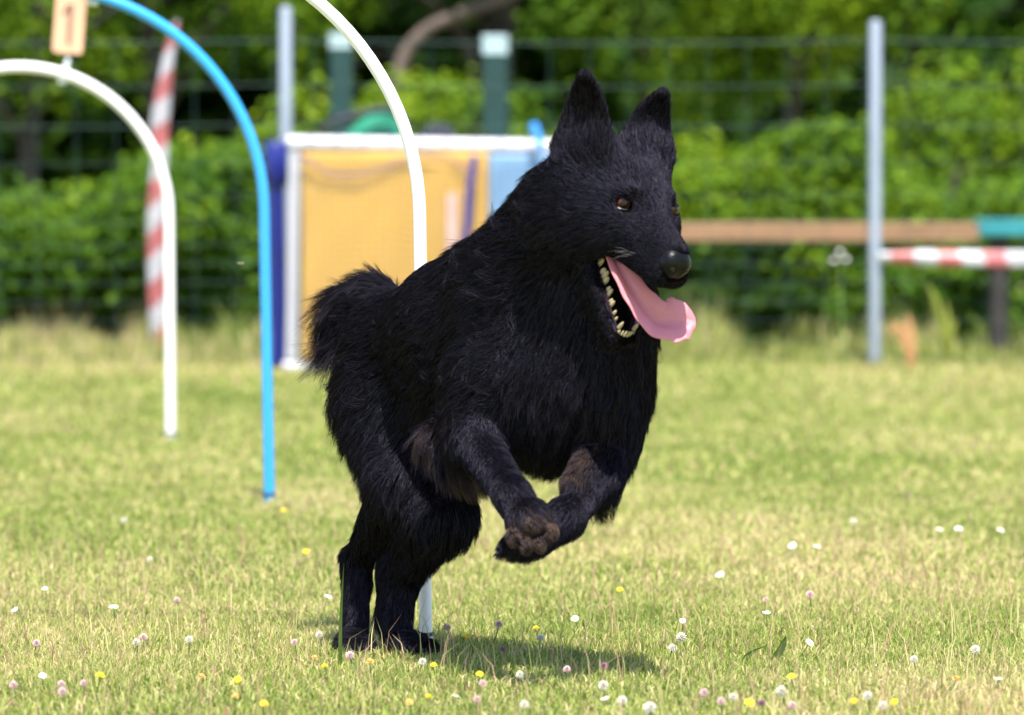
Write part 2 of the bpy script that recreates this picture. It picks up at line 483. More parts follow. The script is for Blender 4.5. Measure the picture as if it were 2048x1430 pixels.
tree(-420, 26.6, 2.8, (1.0, [(0, 0, 1.6, 1.0, .6, .8, 14), (0, 0.3, 2.9, 1.5, 1.2, .9, 16)]), 9000, 0.062, "mid", "green tree beyond the left edge of the photo", .1)
# bent old tree whose limb crosses the dark gap
D0 = 25.6
bt = empty("tree", P(792, 600, D0), "old tree with a bare bent grey brown limb arching above the yellow sheet", "tree", "trees behind the hedge")
pts = [P(790, 640, D0), P(785, 420, D0), P(792, 230, D0), P(806, 120, D0), P(850, 62, D0), P(915, 30, D0), P(985, 4, D0), P(1080, -40, D0), P(1200, -120, D0)]
pth = smooth_path(pts, 48)
MB().tube(pth, [0.040 - 0.0004 * i for i in range(len(pth))], 10).build("trunk", mat("bark_grey", (0.085, 0.062, 0.048), 0.85, 0.35, 12, 0.5, stretch=(2, 2, .6)), bt)
f = link("crown", leaf_mesh("crown", lumps(P(1180, -150, D0 + .3), (1.0, .6, .35), 14, .9, (.2, .4)), 4000, .06, .6), M_leaf["mid"], bt); f["kind"] = "stuff"
# the far wood: one mass
wb = []
for k in range(330):
    wb.append(((random.uniform(-10, 10), random.uniform(33, 38), random.uniform(0.2, 8.0)), (random.uniform(.8, 1.4), .9, random.uniform(.7, 1.1))))
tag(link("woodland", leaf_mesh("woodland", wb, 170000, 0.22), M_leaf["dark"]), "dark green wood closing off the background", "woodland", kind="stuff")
# ================================================================== hoops
def plastic(name, col, rough=0.35): return mat(name, col, rough, 0.03, 3.0, 0.02, spec=0.45)
M_white = plastic("white_pipe", (0.80, 0.79, 0.77), 0.35)
M_blue = plastic("blue_pipe", (0.03, 0.30, 0.66), 0.28)
M_dark = mat("dark_rubber", (0.02, 0.02, 0.022), 0.6, 0.2, 30)
M_clip = mat("clip_plastic", (0.62, 0.64, 0.68), 0.4, 0.06, 20)
def hoop(bx, by, Rad, Hh, rp, m, label, lean=-0.012, yaw=0.0):
    """arch of bent pipe; bx,by is the photo pixel of the right foot"""
    g = G(bx, by)
    o = empty("agility_hoop", g, label, "hoop", "hoops standing on the lawn")
    ax = np.array((math.cos(yaw), math.sin(yaw), 0)); up = np.array((lean, 0, 1.0))
    c = g - ax * Rad
    straight = Hh - Rad
    pts = [g - 0.02 * up, g + 0.25 * straight * up, g + 0.6 * straight * up, g + 0.9 * straight * up]
    for k in range(0, 49):
        a = math.pi * k / 48
        pts.append(c + up * straight + ax * Rad * math.cos(a) + up * Rad * math.sin(a))
    g2 = c - ax * Rad
    pts += [g2 + 0.9 * straight * up, g2 + 0.5 * straight * up, g2 - 0.02 * up]
    MB().tube(pts, rp, 16).build("pipe", m, o)
    for q in (g, g2):
        MB().tube([q - 0.03 * up, q + 0.016 * up, q + 0.020 * up], [rp * 1.12, rp * 1.12, rp * 0.9], 14).build("foot", M_clip if m is M_white else m, o)
        MB().tube([q + 0.018 * up, q + 0.024 * up], [rp * 1.28, rp * 1.22], 14).build("ring", M_dark, o)
    return o, c + up * straight, ax, up
h1, hc1, hax, hup = hoop(341, 882, .425, 1.065, 0.0138, M_white, "small white pipe hoop carrying the number sign", -0.004)
h2, hc2, _, _ = hoop(539, 1006, .527, 1.225, 0.0128, M_blue, "bright blue pipe hoop standing between the two white hoops", -0.016)
h3, hc3, _, _ = hoop(852, 1292, .479, 1.225, 0.0112, M_white, "tall white pipe hoop with its foot right behind the dog", -0.014)
# clip on the blue hoop
MB().box(P(186, 2, 13.75), CAM_X * .011, CAM_Z * .02, CAM_Y * .010, bev=.004).build("clip", M_clip, h2)
# number sign on the small hoop
D1 = 16.45
M_board = mat("sign_board", (0.58, 0.34, 0.21), 0.55, 0.10, 10, 0.1, stretch=(6, 1, 1))
sg = empty("number_sign", P(128, 150, D1), "pale orange number sign reading 1 clipped on the small white hoop", "sign")
tilt = 0.075
sx = unit(CAM_X - CAM_Y * tilt); sy = unit(CAM_Y + CAM_X * tilt)
cc = P(139, 45, D1)
prof = []
hw_, hh_ = 30 / 702, 62 / 702
mb = MB()
pr = []
for cx, cy, a0 in ((hw_ - .012, hh_ - .012, 0), (-hw_ + .012, hh_ - .012, 90), (-hw_ + .012, -hh_ + .012, 180), (hw_ - .012, -hh_ + .012, 270)):
    for k in range(5):
        a = math.radians(a0 + 22.5 * k); pr.append((cx + .012 * math.cos(a), cy + .012 * math.sin(a)))
n = len(pr)
mb.add([cc + sx * x + sy * y + CAM_Z * .003 for x, y in pr] + [cc + sx * x + sy * y - CAM_Z * .003 for x, y in pr],
       [tuple(range(n)), tuple(range(n, 2 * n))[::-1]] + [(k, n + k, n + (k + 1) % n, (k + 1) % n) for k in range(n)])
mb.build("board", M_board, sg, smooth=False)
mb = MB()
zf = CAM_Z * .0036
def stroke(a, b_, w):
    a = np.array(a) / 702; b_ = np.array(b_) / 702; d = unit(b_ - a); nrm_ = np.array((-d[1], d[0])) * w / 702
    vs_ = [a - nrm_, b_ - nrm_, b_ + nrm_, a + nrm_]
    mb.add([cc + sx * v[0] + sy * v[1] + zf for v in vs_] + [cc + sx * v[0] + sy * v[1] + zf + CAM_Z * .0012 for v in vs_],
           [(0, 3, 2, 1), (4, 5, 6, 7), (0, 1, 5, 4), (1, 2, 6, 5), (2, 3, 7, 6), (3, 0, 4, 7)])
stroke((1, -44), (1, 36), 4.0)
stroke((-13, 16), (-1, 36), 3.2)
mb.build("digit", mat("sign_ink", (0.10, 0.055, 0.04), 0.6, .1), sg, smooth=False)
MB().tube([P(137, 116, D1), P(131, 140, D1), P(128, 150, D1)], [.006, .008, .012], 10).box(P(126, 158, D1 - .012), CAM_X * .012, CAM_Z * .022, CAM_Y * .012, bev=.004).build("clip", M_clip, sg)

# ================================================================== wire fence
M_zinc = mat("galvanised_steel", (0.27, 0.305, 0.36), 0.42, 0.10, 6, 0.05, metallic=0.35, stretch=(4, 4, .5))
M_wire = mat("green_wire", (0.030, 0.062, 0.056), 0.6, 0.2, 40, spec=0.2)
FD = 21.35
fence = empty("wire_fence", PY(1750, 742, FD), "green wire mesh fence on grey steel posts in front of the hedge", "fence")
def fx(px): return (px - 1024) / F_PX * FD * 1.0
for px, top in ((-606, 20), (572, 12), (1750, 40), (2928, 40)):
    zt = PY(1024, top, FD)[2]
    x = fx(px)
    mb = MB(); mb.tube([(x, FD, -0.05), (x, FD, zt - .01), (x, FD, zt - .002), (x, FD, zt)], [.0225, .0225, .018, .008], 14)
    mb.build("post", M_zinc, fence)
rows = [80, 168, 248, 322, 388, 440, 486, 524, 562, 600, 638, 676, 712]
for py in rows:
    z = PY(1024, py, FD)[2]
    pts = []
    for k in range(25):
        px = -606 + (2928 + 606) * k / 24
        span = ((px + 606) % 1178) / 1178
        pts.append((fx(px), FD + .026, z - .012 * 4 * span * (1 - span)))
    MB().tube(pts, .0026 if py < 90 else (.0019 if py < 300 else .0012), 5).build("line_wire", M_wire, fence)
z0, z1 = 0.01, PY(1024, 80, FD)[2]
k = 0
for px in np.arange(-560, 2900, 79.0):
    x = fx(px)
    MB().tube([(x, FD + .0295, z0), (x + .004, FD + .0295, (z0 + z1) / 2), (x, FD + .0295, z1 - .008)], .0014, 5).build("stay_wire", M_wire, fence)

# barrier tape tied to the right post
M_red = mat("tape_red", (0.46, 0.13, 0.135), 0.4, 0.08, 8, trans=0.2)
M_tw = mat("tape_white", (0.50, 0.49, 0.53), 0.4, 0.05, 8, trans=0.2)
def band_strip(cs, ws, bands, th=0.0008, slant=0.0, name="tape", parent=None, nrm=CAM_Z, off=0.0):
    """a thin tape along the path cs with half widths ws; bands = length of one colour band"""
    cs = [np.asarray(c, float) for c in cs]
    L = np.concatenate(([0], np.cumsum([np.linalg.norm(cs[i + 1] - cs[i]) for i in range(len(cs) - 1)])))
    mb = MB(); NV = 7
    for i in range(len(cs)):
        t = unit(cs[min(i + 1, len(cs) - 1)] - cs[max(i - 1, 0)])
        w = unit(np.cross(nrm, t))
        for j in range(NV):
            u = j / (NV - 1) * 2 - 1
            mb.v.append(tuple(cs[i] + w * ws[i] * u + nrm * (0.006 * math.cos(u * 2.2) + .004 * math.sin(L[i] * 9 + u * 2))))
    for i in range(len(cs) - 1):
        for j in range(NV - 1):
            mb.f.append((i * NV + j, i * NV + j + 1, (i + 1) * NV + j + 1, (i + 1) * NV + j))
            s_ = (L[i] + L[i + 1]) / 2 + off + slant * ((j + .5) / (NV - 1) * 2 - 1)
            mb.m.append(int(math.floor(s_ / bands)) % 2)
    o = mb.build(name, [M_red, M_tw], parent, auto=None)
    md = o.modifiers.new("thickness", 'SOLIDIFY'); md.thickness = th
    return o
TD = FD - .035
n = 150
pxs = np.linspace(1757, 2940, n)
cs = [PY(p_, 514 + 10 * math.sin((p_ - 1738) / 1202 * math.pi) * .6, TD) for p_ in pxs]
ws = [(8 + 8 * min(1, (p_ - 1738) / 110)) / F_PX * TD for p_ in pxs]
tp = band_strip(cs, ws, 46.5 / F_PX * TD, slant=.006, name="barrier_tape", off=(46.5 + 22) / F_PX * TD)
tag(tp, "red and white striped barrier tape stretched level from the right fence post", "tape")

# striped marker pole
MD = 22.1
ctrl = [(353, 46), (346, 78), (338, 110), (330, 165), (323, 215), (319, 262), (320, 310), (315, 370), (312, 440), (313, 520), (315, 610), (318, 700)]
wd = [5, 9, 11, 14, 17, 18, 15, 16, 18, 19, 18, 14]
pth = smooth_path([PY(x, y, MD - .03) for x, y in ctrl], 150)
wid_ = np.interp(np.linspace(0, 1, len(pth)), np.linspace(0, 1, len(wd)), wd) / F_PX * MD
mp_ = empty("marker_pole", PY(318, 706, MD), "slim upright pole with red and white striped tape wound on it", "pole")
MB().tube([PY(354, 40, MD + .006), PY(348, 90, MD + .006), PY(330, 190, MD + .006), PY(320, 330, MD + .006), PY(315, 480, MD + .006), PY(317, 716, MD + .006)], .008, 10).build("pole", M_zinc, mp_)
band_strip(pth, wid_, .098, slant=.03, name="tape", parent=mp_)

# ================================================================== net goal with the yellow sheet behind
GD = 21.0
M_frame = mat("white_frame", (0.50, 0.49, 0.53), 0.4, 0.04, 6)
goal = empty("net_goal", PY(800, 742, GD), "white framed net panel standing on the lawn behind the hoops", "goal")
rr_ = .0270
def T(p0, p1, nm, r=rr_):
    MB().tube([p0, p1], r, 16).build(nm, M_frame, goal)
tl, tr_ = PY(590, 286, GD), PY(1190, 296, GD)
bl_, br_ = PY(583, 733, GD), PY(1190, 738, GD)
T(tl - np.array((rr_, 0, 0)), tr_ + np.array((rr_, 0, 0)), "top_rail")
T(tl - np.array((0, 0, rr_)), bl_ + np.array((0, 0, rr_)), "upright", .021); T(tr_ - np.array((0, 0, rr_)), br_ + np.array((0, 0, rr_)), "upright")
T(bl_ - np.array((rr_, 0, 0)), br_ + np.array((rr_, 0, 0)), "bottom_rail", .022)
M_tie = mat("tie_blue_grey", (0.20, 0.20, 0.30), .7, .2, 30)
for k in range(11):
    a = (k + .55) / 11.0
    c = tl + (tr_ - tl) * a; t = unit(tr_ - tl)
    MB().tube([c - t * .0035, c + t * .0035], rr_ * 1.05, 14).build("tie", M_tie, goal)
M_net = mat("net_string", (0.20, 0.20, 0.32), .7, .1, 30)
mb = MB()
def netpt(u, v):
    p = tl + (tr_ - tl) * u; q = bl_ + (br_ - bl_) * u
    p = p - np.array((0, 0, rr_)); q = q + np.array((0, 0, .02))
    r = p + (q - p) * v
    return r + np.array((0, -.058 + .006 * math.sin(u * 5) * math.sin(v * 3.1), -.006 * math.sin(u * 14) * (1 - v)))
NU, NVV = 40, 30
for i in range(NU + 1):
    mb.tube([netpt(i / NU, v / 10) for v in range(11)], .0012, 3, cap=False)
for j in range(NVV + 1):
    mb.tube([netpt(u / 16, j / NVV) for u in range(17)], .0013, 3, cap=False)
no = mb.build("netting", M_net, goal); no["kind"] = "stuff"
# gathered slack of the net under the rail
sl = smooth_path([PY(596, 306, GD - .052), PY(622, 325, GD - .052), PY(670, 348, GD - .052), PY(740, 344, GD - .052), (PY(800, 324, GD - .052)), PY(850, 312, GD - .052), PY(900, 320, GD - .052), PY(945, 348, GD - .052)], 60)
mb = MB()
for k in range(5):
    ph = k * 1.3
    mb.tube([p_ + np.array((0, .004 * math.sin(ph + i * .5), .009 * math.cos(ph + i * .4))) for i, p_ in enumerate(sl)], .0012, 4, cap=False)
so = mb.build("slack_net", mat("net_slack_purple", (0.20, 0.13, 0.20), .8, .1, 20), goal)  # gathered strings coloured a dull purple
# blue rope
rp_ = smooth_path([PY(949, 314, GD - .09), PY(945, 350, GD - .09), PY(938, 395, GD - .09), PY(936, 440, GD - .09), PY(930, 500, GD - .09), PY(928, 640, GD - .09)], 60)
mb = MB()
for k in range(3):
    mb.tube([p_ + np.array((.0065 * math.cos(i * .9 + k * 2.1), .0065 * math.sin(i * .9 + k * 2.1), 0)) for i, p_ in enumerate(rp_)], .0085, 6)
tag(mb.build("rope", mat("rope_blue", (0.006, 0.014, 0.20), .7, .2, 40)), "dark blue twisted rope hanging in front of the yellow sheet", "rope")
# tarpaulin
M_yel = mat("yellow_tarpaulin", (0.52, 0.295, 0.024), 0.7, 0.025, 2.0, 0.0)
M_lbl = mat("pale_blue_tarpaulin", (0.17, 0.33, 0.52), 0.6, 0.07, 2.0, 0.0, trans=0.15)
SD = GD - .032
def sheet(x0, x1, y0, y1, nm, m, parent, seed):
    nx, ny = 40, 40
    V = []; Q = []
    for j in range(ny + 1):
        for i in range(nx + 1):
            p = PY(x0 + (x1 - x0) * i / nx, y0 + (y1 - y0) * j / ny, SD)
            u, v = i / nx, j / ny
            p[1] += .003 * math.sin(u * 9 + seed + 1.5 * v) * (.3 + v) + .003 * math.sin(u * 21 + v * 5) + .003 * math.sin(v * 7 + u * 3 + seed) + .003 * (1 - v) * math.cos(u * 6.3)
            V.append(p)
    for j in range(ny):
        for i in range(nx):
            a = j * (nx + 1) + i; Q.append((a, a + 1, a + nx + 2, a + nx + 1))
    o = link(nm, mesh_np(nm, V, quads=Q, smooth=True), m, parent)
    md = o.modifiers.new("thickness", 'SOLIDIFY'); md.thickness = .002
    return o
tar = empty("tarpaulin", PY(800, 735, SD), "yellow sheet with a pale blue end panel hung behind the net", "sheet")
sheet(604, 976, 303, 724, "yellow_panel", M_yel, tar, 0.3)
sheet(977, 1180, 308, 726, "blue_panel", M_lbl, tar, 1.4)
mb = MB()
mb.box(PY(904, 470, SD - .012), CAM_X * .017, CAM_Z * .002, CAM_Y * .15, bev=.001).build("strap", mat("strap_pale", (.58, .40, .36), .7, .1, 20), tar, smooth=False)
# blue strap end over the rail
mb = MB(); band = [PY(1066, 246, GD - .09), PY(1071, 262, GD - .09), PY(1078, 282, GD - .09), PY(1080, 300, GD - .09)]
mb.tube(smooth_path(band, 14), [.012, .014, .016, .016, .016, .015, .015, .015, .015, .015, .015, .014, .013, .010, .006][:len(smooth_path(band, 14))], 8)
tag(mb.build("hook", mat("hook_blue", (.05, .30, .80), .4, .05)), "small bright blue hook over the white rail beside the left ear of the dog", "hook")
# navy post
M_navy = mat("navy_foam", (0.003, 0.010, 0.15), 0.45, 0.15, 6)
bp_ = empty("padded_post", PY(552, 731, 21.2), "navy blue padded post at the left side of the white net frame", "post")
b0, b1 = PY(558, 730, 21.2), PY(552, 282, 21.2)
MB().tube([b0, b0 + (b1 - b0) * .82], .031, 16).build("post", M_navy, bp_)
c0 = b0 + (b1 - b0) * .80
MB().tube([c0, c0 + (b1 - c0) * .05, c0 + (b1 - c0) * .93, b1], [.036, .043, .043, .034], 16).build("collar", M_navy, bp_)

# ================================================================== things behind the fence
M_teal = mat("teal_paint", (0.02, 0.21, 0.24), 0.5, 0.1, 8)
M_plank = mat("weathered_plank", (0.24, 0.135, 0.07), 0.75, 0.25, 7, 0.2, stretch=(.5, 3, 3))
M_pdark = mat("dark_timber", (0.022, 0.018, 0.017), 0.8, 0.3, 12)
BD = 22.05
bm_ = empty("plank_walk", PY(2000, 715, BD), "brown plank on dark legs with a teal painted end behind the fence", "plank")
def slab(xa, xb, ya, yb, nm, m, dep=.15):
    a, b_ = PY(xa, (ya + yb) / 2, BD), PY(xb, (ya + yb) / 2, BD)
    hz = (yb - ya) / 2 / F_PX * BD
    MB().box((a + b_) / 2 + np.array((0, dep, 0)), np.array(((b_ - a)[0] / 2, 0, 0)), np.array((0, 0, hz)), np.array((0, dep, 0)), bev=.004).build(nm, m, bm_, smooth=False)
slab(1140, 1957, 448, 481, "plank", M_plank)
slab(1959, 2500, 440, 470, "painted_end", M_teal)
for px in (1230, 1998, 2440):
    a = PY(px, 484 if px < 1900 else 473, BD + .1)
    for dy in (0, .12):
        MB().box((a[0], BD + .08 + dy, a[2] / 2), (.032, 0, 0), (0, .022, 0), (0, 0, a[2] / 2 + .0), bev=.004).build("leg", M_pdark, bm_, smooth=False)
M_gpost = mat("green_post_paint", (0.004, 0.034, 0.030), 0.55, 0.15, 10)
M_cap = mat("cap_white", (0.36, 0.47, 0.49), 0.5, 0.05, 8)
for px, w, y0, y1, lab in ((682, 23, 66, 96, "dark green white capped post nearest the left grey post, partly behind the tall hoop"), (990, 26, 70, 108, "dark green post with white cap between the tall hoop and the dog")):
    D_ = 23.0
    o = empty("capped_post", (PY(px, 600, D_)[0], D_, 0), lab, "post", "dark green posts with white caps")
    x = PY(px, 300, D_)[0]; h_ = w / F_PX * D_
    z1, zc = PY(px, y0, D_)[2], PY(px, y1, D_)[2]
    MB().box((x, D_, zc / 2 - .001), (h_ * .94, 0, 0), (0, h_ * .94, 0), (0, 0, zc / 2), bev=.006).build("post", M_gpost, o, smooth=False)
    MB().box((x, D_, (z1 + zc) / 2), (h_, 0, 0), (0, h_, 0), (0, 0, (z1 - zc) / 2), bev=.008).build("cap", M_cap, o, smooth=False)
# covered trolley and bag showing above the rail
M_gtarp = mat("green_cover", (0.012, 0.22, 0.13), .55, .15, 5)
M_black = mat("black_cloth", (0.02, 0.022, 0.035), .7, .3, 12)
ct = empty("covered_trolley", PY(740, 700, 22.0), "green cloth covered trolley with a dark hood, just above the rail of the net", "trolley")
def loft(rows, D_, dep, nm, m, parent):
    """rows of (left px, right px, row px): a tapering draped body"""
    mb = MB(); V = []
    N = 16
    for (xa, xb, y_) in rows:
        a, b_ = PY(xa, y_, D_), PY(xb, y_, D_)
        for k in range(N):
            an = 2 * math.pi * k / N
            c_, s_ = math.cos(an), math.sin(an)
            e = lambda q: math.copysign(abs(q) ** .6, q)
            V.append((a + b_) / 2 + np.array((e(c_) * (b_ - a)[0] / 2, e(s_) * dep, 0)))
    F = []
    for r in range(len(rows) - 1):
        for k in range(N): F.append((r * N + k, r * N + (k + 1) % N, (r + 1) * N + (k + 1) % N, (r + 1) * N + k))
    F.append(tuple(range(N))); F.append(tuple((len(rows) - 1) * N + k for k in range(N))[::-1])
    mb.add(V, F); return mb.build(nm, m, parent)
loft([(664, 850, 722), (668, 848, 400), (690, 826, 272), (712, 806, 248), (745, 792, 226), (762, 788, 222)], 22.0, .12, "cover", M_gtarp, ct)
MB().tube(smooth_path([PY(645, 262, 21.84), PY(668, 242, 21.84), PY(720, 228, 21.84), PY(775, 219, 21.84), PY(806, 240, 21.84), PY(816, 280, 21.84)], 24), .014, 8).build("hood_bar", M_black, ct)
bg_ = loft([(832, 918, 722), (834, 916, 330), (838, 912, 270), (852, 900, 252), (866, 890, 245)], 21.9, .07, "kit_bag", M_black, None)
tag(bg_, "dark rounded bag showing just above the white rail right of the tall hoop", "bag")

# ================================================================== single plants at the fence
def leafstem(mb, p0, p1, w, droop):
    p0, p1 = np.array(p0), np.array(p1)
    pts = smooth_path([p0, (p0 + p1) / 2 + np.array((0, 0, droop)), p1], 8)
    V = []; F = []
    for i, q in enumerate(pts):
        s_ = math.sin(math.pi * min(1, (i + .3) / len(pts))) * w
        V += [q - np.array((s_, 0, 0)), q + np.array((0, -.006, -.004)), q + np.array((s_, 0, 0))]
    for i in range(len(pts) - 1):
        for j in range(2): F.append((i * 3 + j, i * 3 + j + 1, (i + 1) * 3 + j + 1, (i + 1) * 3 + j))
    mb.add(V, F)
M_tan = mat("dry_leaf", (0.42, 0.22, 0.09), .7, .25, 10, trans=.2)
M_ylf = mat("yellow_leaf", (0.20, 0.23, 0.03), .6, .2, 10, trans=.25)
M_stem = mat("green_stem", (0.10, 0.17, 0.04), .6, .2, 20)
PD = 21.15
o = empty("dry_plant", PY(1825, 742, PD), "withered brown plant with a bent over leaf right of the grey fence post", "plant")
for (xa, ya, xb, yb, w, dr) in ((1826, 740, 1788, 640, .020, .03), (1828, 740, 1815, 628, .018, .02), (1822, 742, 1806, 660, .022, .05), (1806, 660, 1782, 668, .018, .02)):
    mb = MB(); leafstem(mb, PY(xa, ya, PD), PY(xb, yb, PD), w, dr); mb.build("leaf", M_tan, o)
o = empty("yellow_plant", PY(1905, 735, PD + .2), "yellowing tall weed between the brown dry plant and the dark leg", "plant")
for (xa, ya, xb, yb, w) in ((1905, 735, 1862, 590, .013), (1905, 735, 1890, 600, .012), (1900, 700, 1912, 640, .010), (1890, 660, 1850, 560, .011)):
    mb = MB(); leafstem(mb, PY(xa, ya, PD + .2), PY(xb, yb, PD + .2), w, .02); mb.build("leaf", M_ylf, o)
o = empty("flowering_weed", PY(1690, 735, PD + .1), "tall thin weed with small white flower heads left of the grey fence post", "plant")
MB().tube(smooth_path([PY(1690, 738, PD + .1), PY(1684, 640, PD + .1), PY(1680, 530, PD + .1)], 10), .004, 6).build("stem", M_stem, o)
M_flw = mat("flower_white", (.80, .78, .76), .6, .04, 20)
for x, y in ((1668, 521), (1692, 519), (1680, 504)):
    MB().ball(PY(x, y, PD + .1), .010, .010, .007).build("flower_head", M_flw, o)

# a fly in the air
fl = empty("flying_insect", P(481, 528, 11.2), "tiny brown insect in flight left of the blue hoop", "insect")
MB().ball(P(481, 528, 11.2), .0040, .0026, .0024, 8, 6).build("body", mat("insect_brown", (.09, .06, .03), .5), fl)
for s in (-1, 1):
    p = P(481, 528, 11.2)
    MB().ball(p + np.array((s * .0034, .001, .0022)), .0034, .0012, .0007, 8, 5).build("wing", mat("insect_wing", (.35, .32, .28), .3), fl)
# ================================================================== the dog
dog = empty("dog", G(770, 1308), "black long haired shepherd dog leaping towards the right with open mouth and pink tongue", "dog")

# ---- head frame (fitted to the face): forward, left, up
def head_frame(yaw, pitch, roll):
    y, p = math.radians(yaw), math.radians(pitch)
    f = np.array((math.sin(y) * math.cos(p), -math.sin(p), math.cos(y) * math.cos(p)))
    l = np.array((math.cos(y), 0, -math.sin(y)))
    u = np.cross(f, l); u = -u if u[1] < 0 else u
    r = math.radians(roll)
    l, u = l * math.cos(r) - u * math.sin(r), l * math.sin(r) + u * math.cos(r)
    W = np.stack((CAM_X, CAM_Y, CAM_Z), 1)
    return W @ f, W @ l, W @ u
HF, HL, HU = head_frame(37, 16, 5)
HO = P(1292, 414, 9.18)                     # between the eyes
HS = 1.14
def H(f, l, u): return HO + HS * (HF * f + HL * l + HU * u)
def HP(X, Y, f):
    """point seen at pixel (X, Y) lying at head-frame forward distance f"""
    o = np.array((0, 0, CAM_H))
    d = CAM_X * ((X - 1024) / F_PX) + CAM_Y * ((715 - Y) / F_PX) - CAM_Z
    t = (HS * f - np.dot(o - HO, HF)) / np.dot(d, HF)
    return o + d * t

# ---- signed distance shapes; every shape carries its own coat (hair flow, length, lift, density, tint)
SH = []
def coat(flow, ln=0.02, lift=0.3, dens=1.0, tint=0.0, grav=0.3):
    return dict(flow=unit(flow), len=ln, lift=lift, dens=dens, tint=tint, grav=grav)
def cone(a, b, ra, rb, k=0.03, c=None, op="u"):
    SH.append(dict(t="cone", a=np.asarray(a, float), b=np.asarray(b, float), ra=ra, rb=rb, k=k, c=c, op=op))
def ell(c0, r, axes=None, k=0.03, c=None, op="u"):
    A = np.eye(3) if axes is None else np.stack(axes, 0)
    SH.append(dict(t="ell", a=np.asarray(c0, float), r=np.asarray(r, float), A=A, k=k, c=c, op=op))
def earshape(base, tip, nrm, W, th, cup, k=0.012, c=None):
    base, tip = np.asarray(base, float), np.asarray(tip, float)
    ax = unit(tip - base); n = unit(nrm - ax * np.dot(nrm, ax)); b = np.cross(ax, n)
    SH.append(dict(t="ear", a=base, b=tip, L=np.linalg.norm(tip - base), ax=ax, n=n, bt=b, W=W, th=th, cup=cup, k=k, c=c, op="u"))
def sdf(s, p):
    if s["t"] == "cone":
        ab = s["b"] - s["a"]; L2 = np.dot(ab, ab)
        q = p - s["a"]
        t = np.clip((q @ ab) / L2, 0, 1)
        return np.linalg.norm(q - t[..., None] * ab, axis=-1) - (s["ra"] + (s["rb"] - s["ra"]) * t)
    if s["t"] == "ell":
        q = ((p - s["a"]) @ s["A"].T) / s["r"]
        k0 = np.linalg.norm(q, axis=-1); k1 = np.linalg.norm(q / s["r"], axis=-1)
        return k0 * (k0 - 1) / (k1 + 1e-9)
    q = p - s["a"]
    a = (q @ s["ax"]) / s["L"]; b = q @ s["bt"]; c = q @ s["n"]
    ac = np.clip(a, 0, 1)
    w = s["W"] * np.clip(1 - ac, 0, 1) ** 0.53
    c2 = c - s["cup"] * (b * b) / s["W"] + 0.012 * np.sin(ac * 3.1) 
    return np.maximum(np.maximum(np.abs(b) - w, np.abs(c2) - s["th"]), np.maximum(a - 1, -0.15 - a) * s["L"]) * 0.75
def bounds(s):
    if s["t"] == "cone":
        r = max(s["ra"], s["rb"])
        return np.minimum(s["a"], s["b"]) - r, np.maximum(s["a"], s["b"]) + r
    if s["t"] == "ell":
        r = s["r"].max(); return s["a"] - r, s["a"] + r
    r = s["W"] * 1.6
    return np.minimum(s["a"], s["b"]) - r, np.maximum(s["a"], s["b"]) + r

def R_(px, D): return px / F_PX * D
FWD = unit(P(1120, 740, 9.38) - P(775, 690, 9.84)); FWD[2] = 0; FWD = unit(FWD)
LEFT = np.array((-FWD[1], FWD[0], 0.0)); UP = np.array((0, 0, 1.0)); BACK = -FWD; DOWN = -UP
def pc(x0, y0, d0, r0, x1, y1, d1, r1, k, c):
    cone(P(x0, y0, d0), P(x1, y1, d1), R_(r0, d0), R_(r1, d1), k, c)
def pe(x, y, d, rf, rl, ru, k, c, axes=None):
    ell(P(x, y, d), (R_(rf, d), R_(rl, d), R_(ru, d)), axes or (FWD, LEFT, UP), k, c)

BODY = coat(BACK + 0.55 * DOWN, 0.034, 0.15, 1.0)
SADDLE = coat(BACK + 0.2 * DOWN, 0.024, 0.11, 1.0)
RUMP = coat(BACK * 0.7 + DOWN, 0.036, 0.24, 1.0)
PANTS = coat(BACK * 0.7 + DOWN, 0.052, 0.40, 1.3)
MANE = coat(BACK * 1.0 + DOWN * 0.25, 0.064, 0.28, 1.2)
BIB = coat(DOWN + BACK * 0.45, 0.055, 0.25, 1.1)
BELLY = coat(DOWN * 0.9 + BACK * 0.6, 0.050, 0.4, 1.0)
LEGF = coat(DOWN + BACK * 0.25, 0.017, 0.22, 2.6)
THIGH = coat(DOWN + BACK * 0.4, 0.028, 0.25, 1.0)
# torso
pe(806, 698, 9.84, 104, 94, 98, 0.05, RUMP)
pc(790, 700, 9.82, 100, 930, 655, 9.64, 128, 0.06, SADDLE)
pc(930, 662, 9.64, 132, 1085, 715, 9.45, 156, 0.06, BODY)
pc(960, 755, 9.60, 100, 1090, 800, 9.44, 114, 0.06, BELLY)
pe(1136, 765, 9.38, 118, 130, 148, 0.05, BIB)
pc(1000, 560, 9.56, 85, 1070, 610, 9.45, 120, 0.06, MANE)
# neck and throat
pc(1065, 560, 9.46, 125, 1150, 410, 9.31, 96, 0.06, MANE)
pc(1190, 640, 9.34, 100, 1195, 500, 9.29, 86, 0.05, BIB)
pc(1170, 720, 9.36, 118, 1200, 600, 9.33, 95, 0.05, BIB)
# croup to belly
pc(800, 790, 9.82, 95, 960, 830, 9.62, 80, 0.06, BELLY)
# right hind leg (the one further left)
pe(772, 800, 9.80, 86, 58, 118, 0.05, PANTS)
pc(772, 790, 9.80, 76, 800, 960, 9.70, 55, 0.05, PANTS)
pc(800, 960, 9.70, 52, 716, 1118, 9.86, 22, 0.03, THIGH)
pc(714, 1116, 9.86, 25, 710, 1262, 9.82, 24, 0.02, LEGF)
pc(704, 1113, 9.87, 15, 716, 1165, 9.86, 22, 0.02, LEGF)
pe(708, 1282, 9.79, 44, 30, 24, 0.02, LEGF)
for dx in (-24, -8, 9, 25):
    pe(708 + dx, 1291 + abs(dx) * 0.05, 9.755, 24, 10, 16, 0.008, LEGF)
